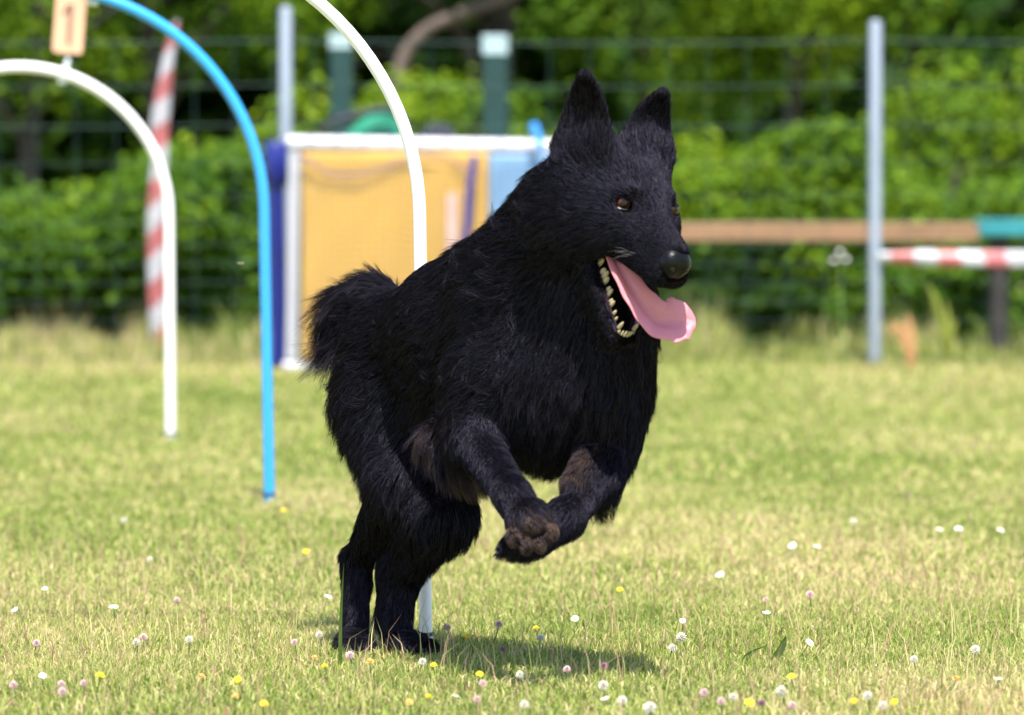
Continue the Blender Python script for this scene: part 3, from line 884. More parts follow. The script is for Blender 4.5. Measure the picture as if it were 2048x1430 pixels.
# left hind leg
pe(850, 850, 9.80, 110, 70, 130, 0.05, THIGH)
pc(840, 850, 9.80, 88, 884, 1030, 9.66, 62, 0.05, THIGH)
pc(880, 1035, 9.66, 60, 800, 1150, 9.82, 34, 0.04, THIGH)
pc(800, 1130, 9.82, 36, 792, 1262, 9.79, 29, 0.025, LEGF)
pc(782, 1175, 9.84, 16, 768, 1240, 9.81, 17, 0.02, LEGF)
pe(815, 1286, 9.76, 54, 34, 25, 0.02, LEGF)
for dx, dy in ((-18, 4), (0, 6), (18, 6), (34, 5)):
    pe(826 + dx, 1290 + dy * 0.6, 9.72, 26, 11, 16, 0.008, LEGF)
# right foreleg
RF = coat(camdir(0.4, -0.9, 0.2), 0.017, 0.2, 2.6)
pe(985, 780, 9.40, 95, 60, 120, 0.05, BODY)
pc(965, 770, 9.40, 72, 945, 870, 9.38, 55, 0.05, BODY)
pc(945, 868, 9.38, 44, 1024, 990, 9.17, 31, 0.03, RF)
pc(925, 905, 9.42, 30, 945, 870, 9.40, 40, 0.03, coat(camdir(0.15, -1, 0.2), 0.040, 0.45, 1.2, 0.2))
pc(880, 880, 9.50, 36, 920, 905, 9.44, 30, 0.03, coat(camdir(0.5, -0.8, 0.2), 0.050, 0.4, 1.4, 0.16))
pc(905, 930, 9.46, 22, 940, 950, 9.42, 18, 0.03, coat(camdir(0.7, -0.6, 0.2), 0.042, 0.3, 1.6, 0.62))
pc(1024, 990, 9.17, 32, 1050, 1030, 9.14, 38, 0.02, RF)
pe(1060, 1040, 9.12, 40, 41, 38, 0.02, RF)
PAD = coat(camdir(0.5, -0.8, 0.2), 0.006, 0.2, 3.0, 0.55)
for x, y in ((1026, 1074), (1051, 1089), (1080, 1086), (1102, 1062)):
    ell(P(x, y, 9.100), (R_(15, 9.1), R_(20, 9.1), R_(21, 9.1)), (CAM_X, CAM_Z, CAM_Y), 0.006, PAD)
ell(P(1072, 1046, 9.09), (R_(22, 9.1), R_(12, 9.1), R_(17, 9.1)), (CAM_X, CAM_Z, CAM_Y), 0.006, PAD)
# left foreleg
LF = coat(camdir(-0.5, -0.8, 0.1), 0.017, 0.2, 2.6)
pe(1205, 790, 9.38, 85, 60, 110, 0.05, BIB)
pc(1215, 790, 9.38, 62, 1222, 880, 9.38, 46, 0.04, LF)
pc(1222, 880, 9.38, 43, 1200, 950, 9.31, 38, 0.03, LF)
pc(1200, 950, 9.31, 38, 1130, 1036, 9.22, 33, 0.03, LF)
pc(1240, 905, 9.41, 20, 1200, 985, 9.36, 26, 0.03, coat(camdir(0.0, -1, -0.3), 0.045, 0.4, 1.0, 0.1))
pc(1176, 905, 9.31, 20, 1140, 965, 9.25, 17, 0.02, coat(camdir(-0.5, -0.8, 0.1), 0.014, 0.2, 2.6, 0.36))
pc(1130, 1036, 9.22, 37, 1075, 1074, 9.19, 34, 0.02, LF)
pe(1045, 1086, 9.18, 40, 36, 28, 0.02, LF)
for x, y in ((1012, 1100), (1018, 1086), (1036, 1106), (1056, 1106)):
    ell(P(x, y, 9.175), (R_(17, 9.1), R_(14, 9.1), R_(11, 9.1)), (CAM_X, CAM_Z, CAM_Y), 0.006, LF)
# tail, carried in a curl
TL = coat(camdir(-0.9, -0.45, -0.1), 0.052, 0.36, 1.8, 0.04, 0.55)
TL2 = coat(camdir(-0.85, -0.7, -0.1), 0.092, 0.33, 1.8, 0.04, 0.6)
pc(795, 632, 9.92, 40, 742, 598, 9.99, 36, 0.03, coat(camdir(-1, 0.1, 0), 0.040, 0.35, 1.6, 0.04))
pc(746, 602, 9.99, 33, 712, 622, 10.03, 34, 0.03, TL)
pc(708, 620, 10.03, 36, 692, 662, 10.03, 22, 0.03, TL2)

# ---- head
HB, HDN = -HF, -HU
FACE = coat(HB + 0.25 * HU, 0.0085, 0.12, 4.2)
MUZ = coat(HB + 0.15 * HDN, 0.0045, 0.12, 5.5)
CHEEK = coat(HB + 0.35 * HDN, 0.024, 0.2, 2.6)
RUFF = coat(HB + 0.5 * HDN, 0.045, 0.3, 1.6)
HA = (HF, HL, HU)
def he(f, l, u, rf, rl, ru, k, c, op="u"):
    ell(H(f, l, u), (rf * HS, rl * HS, ru * HS), HA, k, c, op)
def hc(f0, l0, u0, r0, f1, l1, u1, r1, k, c, op="u"):
    cone(H(f0, l0, u0), H(f1, l1, u1), r0 * HS, r1 * HS, k, c, op)
he(-0.078, 0, 0.002, 0.085, 0.076, 0.062, 0.03, FACE)
hc(-0.05, 0, 0.010, 0.052, -0.012, 0, -0.008, 0.042, 0.03, FACE)
for s in (-1, 1):
    he(-0.052, s * 0.050, -0.038, 0.064, 0.036, 0.052, 0.03, CHEEK)
    he(-0.098, s * 0.052, -0.030, 0.060, 0.044, 0.070, 0.04, RUFF)
    he(-0.014, s * 0.033, 0.021, 0.026, 0.014, 0.006, 0.016, FACE)          # brow
    hc(-0.040, s * 0.052, -0.016, 0.021, -0.004, s * 0.043, -0.028, 0.013, 0.016, FACE)   # cheekbone
    hc(-0.012, s * 0.040, -0.026, 0.020, 0.04, s * 0.022, -0.046, 0.020, 0.02, MUZ)
    he(-0.085, s * 0.050, 0.050, 0.032, 0.032, 0.040, 0.03, coat(HU + HB, 0.022, 0.3, 2.2))
hc(-0.005, 0, -0.026, 0.040, 0.080, -0.007, -0.057, 0.031, 0.02, MUZ)
hc(-0.01, 0, 0.000, 0.022, 0.094, -0.008, -0.044, 0.0180, 0.018, MUZ)
for s in (-1, 1):
    hc(0.000, s * 0.020, -0.056, 0.024, 0.085, s * 0.014 - 0.007, -0.074, 0.0195, 0.015, MUZ)
    he(0.004, s * 0.0405, -0.002, 0.012, 0.013, 0.010, 0.008, None, "s")
# mouth cavity, then the dropped lower jaw around it
hc(-0.042, 0, -0.096, 0.028, 0.055, 0, -0.105, 0.027, 0.012, None, "s")
LIP = coat(HDN + HB, 0.006, 0.15, 2.4)
CHIN = coat(HDN + HB * 0.8, 0.012, 0.2, 2.0)
JW = {q: [(-0.044, q * 0.046, -0.090), (-0.012, q * 0.036 - 0.002, -0.130), (0.014, q * 0.026 - 0.006, -0.164), (0.029, q * 0.0145 - 0.011, -0.184)] for q in (-1, 1)}
for s in (-1, 1):
    pts = JW[s]
    for (q0, q1, r0, r1) in zip(pts[:-1], pts[1:], (0.013, 0.011, 0.010), (0.011, 0.010, 0.0095)):
        hc(*q0, r0, *q1, r1, 0.008, LIP)
hc(0.030, -0.0255, -0.184, 0.0095, 0.030, 0.0035, -0.184, 0.0095, 0.006, LIP)
hc(-0.050, 0, -0.125, 0.032, 0.012, -0.010, -0.191, 0.017, 0.012, CHIN)
# ears
EAR = coat(HU + 0.1 * HB, 0.011, 0.16, 3.0)
earshape(HP(1156, 292, -0.085), HP(1170, 145, -0.080), camdir(-0.40, 0.15, 0.9), 0.051, 0.0062, -0.30, 0.025, EAR)
earshape(HP(1300, 300, -0.078), HP(1326, 181, -0.080), camdir(0.50, 0.1, 0.85), 0.049, 0.0062, -0.30, 0.025, EAR)

for bx, by, bf in ((1169, 157, -0.080), (1325, 193, -0.080)):
    ell(HP(bx, by, bf), (R_(8, 9.2), 0.0065, R_(10, 9.2)), (CAM_X, CAM_Z, CAM_Y), 0.01, EAR)

# ---- field on a grid, then surface nets
VOX = 0.0034
lo = np.min([bounds(s)[0] for s in SH if s["op"] == "u"], 0) - 0.03
hi = np.max([bounds(s)[1] for s in SH if s["op"] == "u"], 0) + 0.03
dims = np.ceil((hi - lo) / VOX).astype(int)
FLD = np.full(dims, 0.05, np.float32)
AX = [lo[i] + VOX * np.arange(dims[i]) for i in range(3)]
for s in SH:
    b0, b1 = bounds(s)
    pad = s["k"] + 0.012
    i0 = np.clip(((b0 - pad - lo) / VOX).astype(int), 0, dims); i1 = np.clip(((b1 + pad - lo) / VOX).astype(int) + 2, 0, dims)
    sl = tuple(slice(a, b) for a, b in zip(i0, i1))
    p = np.stack(np.meshgrid(*[AX[i][sl[i]] for i in range(3)], indexing="ij"), -1)
    d = sdf(s, p).astype(np.float32)
    cur = FLD[sl]; k = s["k"]
    if s["op"] == "u":
        h = np.maximum(k - np.abs(cur - d), 0) / k
        FLD[sl] = np.minimum(cur, d) - h * h * k * 0.25
    else:
        h = np.maximum(k - np.abs(cur + d), 0) / k
        FLD[sl] = np.maximum(cur, -d) + h * h * k * 0.25
def blur(F, n=1):
    for _ in range(n):
        for ax in range(3):
            F = 0.25 * np.roll(F, 1, ax) + 0.5 * F + 0.25 * np.roll(F, -1, ax)
    return F
FLD = blur(FLD, 1)

def surface_nets(F, org, h):
    ins = F < 0
    cnt = np.zeros(tuple(np.array(F.shape) - 1), np.int8)
    cor = [(a, b, c) for a in (0, 1) for b in (0, 1) for c in (0, 1)]
    sh = np.array(F.shape) - 1
    def cut(A, o): return A[o[0]:o[0] + sh[0], o[1]:o[1] + sh[1], o[2]:o[2] + sh[2]]
    for o in cor: cnt += cut(ins, o)
    act = (cnt > 0) & (cnt < 8)
    idx = np.argwhere(act)
    vid = np.full(act.shape, -1, np.int32); vid[act] = np.arange(len(idx))
    vals = {o: F[idx[:, 0] + o[0], idx[:, 1] + o[1], idx[:, 2] + o[2]] for o in cor}
    acc = np.zeros((len(idx), 3)); n = np.zeros(len(idx))
    for o in cor:
        for ax in range(3):
            if o[ax]: continue
            o2 = tuple(1 if i == ax else o[i] for i in range(3))
            a, b = vals[o], vals[o2]
            m = (a < 0) != (b < 0)
            t = np.where(m, a / np.where(m, a - b, 1), 0)
            pt = np.tile(np.array(o, float), (len(idx), 1)); pt[:, ax] += t
            acc[m] += pt[m]; n[m] += 1
    V = org + h * (idx + acc / n[:, None])
    Q = []
    for ax in range(3):
        u, v = (ax + 1) % 3, (ax + 2) % 3
        e = np.zeros(3, int); e[ax] = 1
        A = ins[:-1, :-1, :-1]; B = ins[e[0]:e[0] + sh[0], e[1]:e[1] + sh[1], e[2]:e[2] + sh[2]]
        cr = np.argwhere(A != B)
        cr = cr[(cr[:, u] > 0) & (cr[:, v] > 0)]
        du = np.zeros(3, int); du[u] = 1; dv = np.zeros(3, int); dv[v] = 1
        q = np.stack([vid[tuple((cr - w).T)] for w in (du + dv, dv, 0 * du, du)], 1)
        flip = ~A[tuple(cr.T)]
        q[flip] = q[flip][:, ::-1]
        Q.append(q[(q >= 0).all(1)])
    return V, np.concatenate(Q)
DV, DQ = surface_nets(FLD, lo, VOX)
del FLD
M_skin = mat("dog_skin", (0.003, 0.0026, 0.003), 0.8, 0.3, 30, 0.0, spec=0.15)
nt, b = nodes(M_skin)
b.inputs["Specular IOR Level"].default_value = 0.0
body_me = mesh_np("body", DV, quads=DQ, smooth=True)
body_o = link("body", body_me, M_skin, dog)

# ---- fur: sampled over the body, combed by the coat of the nearest shapes
nrm = np.zeros(len(DV) * 3, np.float32); body_me.vertex_normals.foreach_get("vector", nrm); nrm = nrm.reshape(-1, 3)
cen = DV[DQ].mean(1)
ctr = [s for s in SH if s["op"] == "u"]
def coat_at(p):
    D = np.stack([sdf(s, p) for s in ctr], 1)
    D -= D.min(1, keepdims=True)
    w = np.exp(-D / 0.010)
    w /= w.sum(1, keepdims=True)
    g = lambda key: w @ np.array([s["c"][key] for s in ctr])
    return g("flow"), g("len"), g("lift"), g("dens"), g("tint"), g("grav")
e1 = DV[DQ[:, 2]] - DV[DQ[:, 0]]; e2 = DV[DQ[:, 3]] - DV[DQ[:, 1]]
area = 0.5 * np.linalg.norm(np.cross(e1, e2), axis=1)
_, _, _, dens_f, _, _ = coat_at(cen)
# bare places: mouth, eyes
bare = np.zeros(len(cen), bool)
def near_seg(p, a, b, r):
    ab = b - a; t = np.clip(((p - a) @ ab) / np.dot(ab, ab), 0, 1)
    return np.linalg.norm(p - a - t[:, None] * ab, axis=1) < r
bare |= near_seg(cen, H(-0.03, 0, -0.098), H(0.055, 0, -0.105), 0.0285 * HS)
bare |= near_seg(cen, H(-0.02, 0, -0.105), H(0.034, -0.011, -0.168), 0.022 * HS)
bare |= near_seg(cen, H(0.100, -0.010, -0.056), H(0.107, -0.010, -0.057), 0.0235 * HS)
EYE = [HP(1247, 407, 0.000), HP(1350, 421, 0.000)]
for e in EYE: bare |= np.linalg.norm(cen - e, axis=1) < 0.0115
pr = area * dens_f * (~bare)
N_HAIR = 340000
M_PT = 7
pick = RNG.choice(len(cen), N_HAIR, p=pr / pr.sum())
uv = RNG.random((N_HAIR, 2))
q = DQ[pick]
b4 = np.stack(((1 - uv[:, 0]) * (1 - uv[:, 1]), uv[:, 0] * (1 - uv[:, 1]), uv[:, 0] * uv[:, 1], (1 - uv[:, 0]) * uv[:, 1]), 1)
root = (DV[q] * b4[..., None]).sum(1)
nn = (nrm[q] * b4[..., None]).sum(1); nn /= np.linalg.norm(nn, axis=1, keepdims=True) + 1e-9
def grow(root, nn, jitter, lvar):
    fl, ln, lift, _, tint, grav = coat_at(root)
    n = len(root)
    fl = fl + jitter * RNG.normal(size=(n, 3))
    ft = fl - nn * (fl * nn).sum(1, keepdims=True)
    ft /= np.linalg.norm(ft, axis=1, keepdims=True) + 1e-6
    d0 = ft * (1 - lift[:, None]) + nn * lift[:, None] * 1.2
    d1 = ft * 0.75 + fl * 0.35 + nn * 0.10 + np.array((0, 0, -1.0)) * grav[:, None]
    L = ln * lvar
    out = np.zeros((n, M_PT, 3)); out[:, 0] = root - nn * 0.0001
    for k in range(1, M_PT):
        t = (k - 0.5) / (M_PT - 1)
        d = d0 * (1 - t) + d1 * t
        d /= np.linalg.norm(d, axis=1, keepdims=True) + 1e-9
        out_ = (d * nn).sum(1)
        need = np.where(ln < 0.02, 0.12, 0.0)
        d += nn * np.clip(need - out_, 0, None)[:, None]
        d /= np.linalg.norm(d, axis=1, keepdims=True) + 1e-9
        out[:, k] = out[:, k - 1] + d * (L / (M_PT - 1))[:, None]
    return out, ln, tint
hair, hl, htint = grow(root, nn, 0.12, (0.55 + 0.6 * RNG.random(N_HAIR)) * np.where(RNG.random(N_HAIR) < 0.02, 1.55, 1.0))
# locks: strands lean towards a sparse set of guide strands
NG = 15000
gi = RNG.choice(N_HAIR, NG, replace=False)
guide, _, _ = grow(root[gi], nn[gi], 0.36, 0.9 + 0.45 * RNG.random(NG))
kd = KDTree(NG)
for i, p in enumerate(root[gi]): kd.insert(p, i)
kd.balance()
near = np.fromiter((kd.find(p)[1] for p in root), int, N_HAIR)
tt = np.linspace(0, 1, M_PT) ** 1.3
cl = (0.25 + 0.55 * RNG.random(N_HAIR)) * np.clip(hl / 0.03, 0.25, 1.0)
hair += (guide[near] - hair) * (cl[:, None] * tt[None])[..., None]
# crimp
hair[:, 1:] += (RNG.normal(size=(N_HAIR, M_PT - 1, 3)) * 0.02 * hl[:, None, None])
fur = bpy.data.hair_curves.new("fur")
fur.add_curves([M_PT] * N_HAIR)
fur.attributes["position"].data.foreach_set("vector", hair.astype(np.float32).ravel())
ra = fur.attributes.get("radius") or fur.attributes.new("radius", 'FLOAT', 'POINT')
rr = np.linspace(1, 0.25, M_PT)[None] * (0.00020 + 0.00008 * np.clip(hl / 0.04, 0, 1))[:, None]
ra.data.foreach_set("value", rr.astype(np.float32).ravel())
ta = fur.attributes.new("tint", 'FLOAT', 'CURVE')
htint = htint * (0.05 + 1.7 * vnoise(root[:, 0] + 9, root[:, 2] + root[:, 1] + 9, 0.013, 21))
ta.data.foreach_set("value", np.clip(htint + 0.10 * RNG.normal(size=N_HAIR), 0, 1).astype(np.float32))
go_ = fur.attributes.new("gloss", 'FLOAT', 'CURVE')
go_.data.foreach_set("value", (1.0 + 0.15 * np.clip((0.020 - hl) / 0.014, 0, 1)).astype(np.float32))
M_fur = bpy.data.materials.new("black_fur")
M_fur.use_nodes = True
nt = M_fur.node_tree
for n_ in list(nt.nodes): nt.nodes.remove(n_)
out_n = nt.nodes.new("ShaderNodeOutputMaterial")
at = nt.nodes.new("ShaderNodeAttribute"); at.attribute_name = "tint"
rp = nt.nodes.new("ShaderNodeValToRGB")
rp.color_ramp.elements[0].position = 0.1; rp.color_ramp.elements[0].color = (0.0016, 0.0015, 0.0026, 1)
rp.color_ramp.elements[1].position = 0.8; rp.color_ramp.elements[1].color = (0.11, 0.068, 0.042, 1)
nt.links.new(at.outputs["Fac"], rp.inputs[0])
hb = nt.nodes.new("ShaderNodeBsdfHair"); hb.component = 'Reflection'      # glossy guard hairs
hb.inputs["RoughnessU"].default_value = 0.14
hb.inputs["RoughnessV"].default_value = 0.55
hi_ = nt.nodes.new("ShaderNodeHairInfo")
r2 = nt.nodes.new("ShaderNodeValToRGB")
r2.color_ramp.elements[0].position = 0.3; r2.color_ramp.elements[0].color = (0.0015, 0.0015, 0.0022, 1)
r2.color_ramp.elements[1].position = 1.0; r2.color_ramp.elements[1].color = (0.033, 0.032, 0.046, 1)
nt.links.new(hi_.outputs["Random"], r2.inputs[0])
ga_ = nt.nodes.new("ShaderNodeAttribute"); ga_.attribute_name = "gloss"            # short facial hair is sleeker
vm_ = nt.nodes.new("ShaderNodeVectorMath"); vm_.operation = 'SCALE'
nt.links.new(r2.outputs[0], vm_.inputs[0]); nt.links.new(ga_.outputs["Fac"], vm_.inputs["Scale"])
nt.links.new(vm_.outputs[0], hb.inputs["Color"])
df = nt.nodes.new("ShaderNodeBsdfDiffuse"); nt.links.new(rp.outputs[0], df.inputs[0])
ad = nt.nodes.new("ShaderNodeAddShader")
nt.links.new(hb.outputs[0], ad.inputs[0]); nt.links.new(df.outputs[0], ad.inputs[1])
nt.links.new(ad.outputs[0], out_n.inputs[0])
fur_o = link("fur", fur, M_fur, dog)

# ---- eyes
M_pupil = mat("eye_black", (0.004, 0.003, 0.003), 0.05, 0.1, 20, spec=.35)
M_iris = mat("eye_amber", (0.075, 0.017, 0.005), 0.06, 0.4, 180, spec=.35)
M_lid = mat("eyelid_black", (0.006, 0.0055, 0.006), 0.7, .2, 60, spec=.1)
M_rim = mat("eye_rim", (0.05, 0.042, 0.040), 0.35, 0.2, 60)
for e, s in zip(EYE, (-1, 1)):
    gaze = unit(HF * 0.95 + HL * s * 0.45 + HU * 0.02 + CAM_Z * 0.25)
    c = e - gaze * 0.0095
    a = unit(np.cross(gaze, HU)); b = np.cross(a, gaze)
    r = 0.0142
    mb = MB(); seg = 20
    rings = [0, 0.24, 0.46, 0.48, 0.92, 0.94, 1.1, 1.6, 2.2, 3.1]
    vv, ff, mm = [], [], []
    for th in rings:
        for k in range(seg):
            an = 2 * math.pi * k / seg
            vv.append(c + r * (gaze * math.cos(th) + math.sin(th) * (a * math.cos(an) + b * math.sin(an))))
    for j in range(len(rings) - 1):
        fs = [(j * seg + k, (j + 1) * seg + k, (j + 1) * seg + (k + 1) % seg, j * seg + (k + 1) % seg) for k in range(seg)]
        mb_m = 0 if j < 3 else (1 if j < 5 else 0)
        ff.append((fs, mb_m))
    mb.v = [tuple(q_) for q_ in vv]; mb.n = len(vv)
    for fs, mi in ff:
        for f_ in fs: mb.f.append(f_); mb.m.append(mi)
    eo = mb.build("eye", [M_pupil, M_iris], dog, auto=None)
    def patch(e0, e1, rad, az=100):
        mbp = MB(); NE, NA = 6, 18; V = []; F = []
        for i in range(NE + 1):
            for j in range(NA + 1):
                t_ = math.radians(-az + 2 * az * j / NA)
                ee = math.radians(e0 + (e1 - e0) * i / NE) * (1 if i else (0.35 + 0.65 * math.cos(t_ * 0.8)))
                V.append(c + rad * (gaze * math.cos(ee) * math.cos(t_) + a * math.cos(ee) * math.sin(t_) + b * math.sin(ee)))
        for i in range(NE):
            for j in range(NA):
                q_ = i * (NA + 1) + j; F.append((q_, q_ + 1, q_ + NA + 2, q_ + NA + 1))
        mbp.add(V, F); return mbp
    if np.dot(b, HU) < 0: b = -b
    patch(28, 88, r * 1.07).build("eyelid", M_lid, eo, auto=None)
    patch(-36, -88, r * 1.07).build("eyelid", M_lid, eo, auto=None)
    rim = [c + r * 1.08 * (gaze * math.cos(math.radians(-36) * (0.35 + 0.65 * math.cos(t_ * .8))) * math.cos(t_) + a * math.cos(math.radians(-36)) * math.sin(t_) + b * math.sin(math.radians(-36) * (0.35 + 0.65 * math.cos(t_ * .8)))) for t_ in np.radians(np.linspace(-62, 62, 17))]
    MB().tube(rim, 0.0009, 6).build("lid_rim", M_rim, eo)
# ---- nose
M_nose = mat("nose_leather", (0.003, 0.003, 0.004), 0.34, 0.3, 260, 0.12, spec=0.16)
mb = MB()
rot = np.stack((HF, HL, HU), 1)
mb.ball((0, 0, 0), 1, 1, 1, 36, 24)
nv = []
for q_ in np.array(mb.v):
    e = np.sign(q_) * np.abs(q_) ** 0.78                       # boxier than a ball
    f_, l_, u_ = e
    w_ = 1 - 0.26 * max(0, -u_) - 0.10 * max(0, u_)            # narrower below
    f2 = f_ * 0.0205 - 0.0045 * max(0, -u_) * (f_ > 0) - 0.004 * max(0, u_) ** 2 * (f_ > 0)
    groove = 0.0022 * math.exp(-(l_ / 0.07) ** 2) * (f_ > 0.2) * (u_ < 0.35)
    nv.append(H(0.0985, -0.010, -0.0555) + HS * rot @ np.array((f2 - groove, l_ * 0.0245 * w_, u_ * 0.0232)))
mb.v = [tuple(q_) for q_ in nv]
nose_o = mb.build("nose", M_nose, dog, auto=None)
for s in (-1, 1):
    MB().ball(H(0.1135, s * 0.0118 - 0.010, -0.0605), 0.004 * HS, 0.0045 * HS, 0.0045 * HS, 10, 8, rot=rot).build("nostril", M_pupil, nose_o)
# ---- tongue
M_tongue = bpy.data.materials.new("tongue_pink")
nt, b = nodes(M_tongue)
b.inputs["Base Color"].default_value = (0.50, 0.165, 0.195, 1)
b.inputs["Roughness"].default_value = 0.26
b.inputs["Subsurface Weight"].default_value = 0.25
b.inputs["Subsurface Radius"].default_value = (0.006, 0.002, 0.0015)
b.inputs["Subsurface Scale"].default_value = 1.0
nz = nt.nodes.new("ShaderNodeTexNoise"); nz.inputs["Scale"].default_value = 420
bp = nt.nodes.new("ShaderNodeBump"); bp.inputs["Strength"].default_value = 0.35; bp.inputs["Distance"].default_value = 0.002
nt.links.new(nz.outputs[0], bp.inputs["Height"]); nt.links.new(bp.outputs[0], b.inputs["Normal"])
ctrl = [(1212, 486, -0.035, 16), (1236, 532, 0.000, 22), (1262, 578, 0.028, 27), (1290, 616, 0.050, 33), (1318, 642, 0.068, 42), (1347, 645, 0.080, 50), (1371, 645, 0.086, 40), (1390, 647, 0.090, 10)]
path = smooth_path([HP(x, y, f) for x, y, f, w in ctrl], 84)
wid = np.interp(np.linspace(0, 1, len(path)), np.linspace(0, 1, len(ctrl)), [R_(w, 9.1) for *_, w in ctrl])
NC = 24
tv, tf = [], []
for i, p in enumerate(path):
    t = unit(path[min(i + 1, len(path) - 1)] - path[max(i - 1, 0)])
    s_ = i / (len(path) - 1)
    up = camdir(0.15 - 0.35 * s_, 0.60 - 0.30 * s_, 0.70 + 0.25 * s_)
    n = unit(up - t * np.dot(up, t)); w = np.cross(n, t)
    for k in range(NC):
        an = 2 * math.pi * k / NC
        x = math.cos(an); z = math.sin(an)
        cup = 0.50 * x * x * (1 - 0.62 * s_) - 0.36 * math.exp(-(x / 0.20) ** 2) * (z > 0) * (1 - 0.8 * max(0, s_ - 0.55) / 0.45)
        tv.append(p + w * (wid[i] * (1 + 0.035 * math.sin(i * 0.55 + (x > 0) * 1.7))) * x + n * (wid[i] * cup + 0.0062 * z * (1 if i < len(path) - 1 else 0.3)))
for i in range(len(path) - 1):
    for k in range(NC):
        k2 = (k + 1) % NC
        tf.append((i * NC + k, i * NC + k2, (i + 1) * NC + k2, (i + 1) * NC + k))
tf.append(tuple(range(NC))[::-1]); tf.append(tuple((len(path) - 1) * NC + k for k in range(NC)))
mb = MB(); mb.add(tv, tf)
mb.build("tongue", M_tongue, dog, auto=None)
# ---- teeth of the lower jaw
M_tooth = mat("tooth_ivory", (0.38, 0.31, 0.18), 0.3, 0.12, 200)
def jaw_pt(s, t):
    pts = np.array(JW[s]); x = t * (len(pts) - 1); i = min(int(x), len(pts) - 2); a = x - i
    return pts[i] * (1 - a) + pts[i + 1] * a
M_gum = mat("gum_dark", (0.014, 0.006, 0.008), 0.15, .4, 90)
for s in (-1, 1):
    gp = smooth_path([H(q[0] + 0.001, q[1] * 0.90 - 0.001, q[2] + 0.006) for q in [jaw_pt(s, t_) for t_ in np.linspace(0, 1, 9)]], 24)
    MB().tube(gp, 0.0078, 10).build("gum", M_gum, dog)
    for t, sz, hgt, wd in ((0.92, .0042, .015, 1),) if s > 0 else ((0.09, .0056, .012, 2), (0.24, .0062, .014, 3), (0.40, .0050, .012, 2), (0.53, .0042, .010, 2), (0.65, .0036, .008, 1), (0.75, .0030, .006, 1), (0.92, .0042, .015, 1)):
        q = jaw_pt(s, t); al = unit(jaw_pt(s, min(1, t + .05)) - jaw_pt(s, max(0, t - .05)))
        up = unit(HU * 0.8 + HF * 0.55)
        ald = HF * al[0] + HL * al[1] + HU * al[2]
        base = H(q[0] + 0.005, q[1] * 0.77, q[2] + 0.010)
        mb = MB()
        for k in range(wd):
            o_ = base + ald * (k - (wd - 1) / 2) * sz * 1.25
            hh2 = hgt * (1 if k == wd // 2 else .75)
            mb.tube([o_ - up * 0.005, o_ + up * hh2 * .45, o_ + up * hh2 * .8, o_ + up * hh2], [sz * .72, sz * .75, sz * .5, sz * .12], 8)
        mb.build("tooth", M_tooth, dog)
for k, l_ in enumerate((-0.0115, -0.0070, -0.0024, 0.0024, 0.0070, 0.0115)):
    base = H(0.0375 - 32 * l_ * l_, l_ - 0.011, -0.1775)
    up = unit(HU * 0.85 + HF * 0.45)
    MB().tube([base - up * 0.004, base + up * 0.003, base + up * 0.0065, base + up * 0.009], [.0019, .0020, .0016, .0008], 8).build("tooth", M_tooth, dog)
# ---- whiskers and the hairs over the lip
mb = MB()
for k in range(7):
    p0 = H(0.045 + 0.008 * k % 0.03, -0.031, -0.058 - 0.003 * (k % 3))
    p2 = p0 + HB * (0.045 + 0.008 * random.random()) - HL * 0.02 + HDN * (0.004 * k - 0.006)
    p1 = (p0 + p2) / 2 - HL * 0.010 + HU * 0.004
    mb.tube(smooth_path([p0, p1, p2], 8), 0.00013, 4)
wo = mb.build("whisker", mat("whisker_grey", (0.22, 0.20, 0.20), 0.3, 0.1), dog); wo["kind"] = "stuff"
# ---- claws
M_claw = mat("claw_horn", (0.004, 0.0035, 0.0035), 0.7, .3, 60)
def claw(p, d, L=.010, r=.0028):
    d = unit(d); p = np.asarray(p, float)
    MB().tube([p - d * .004, p + d * L * .4, p + d * L * .75 + np.array((0, 0, -.0015)), p + d * L + np.array((0, 0, -.004))], [r, r * .85, r * .5, r * .12], 7).build("claw", M_claw, dog)
for x, y in ((996, 1106), (1000, 1092), (1022, 1114)): claw(P(x, y, 9.17), camdir(-.9, -.4, .2))
for dx in (-24, -8, 9, 25): claw(P(708 + dx, 1296, 9.735), camdir(.2, -.4, 1))
for dx, dy in ((-18, 4), (0, 6), (18, 6), (34, 5)): claw(P(826 + dx, 1294 + dy * .6, 9.70), camdir(.4, -.4, 1))
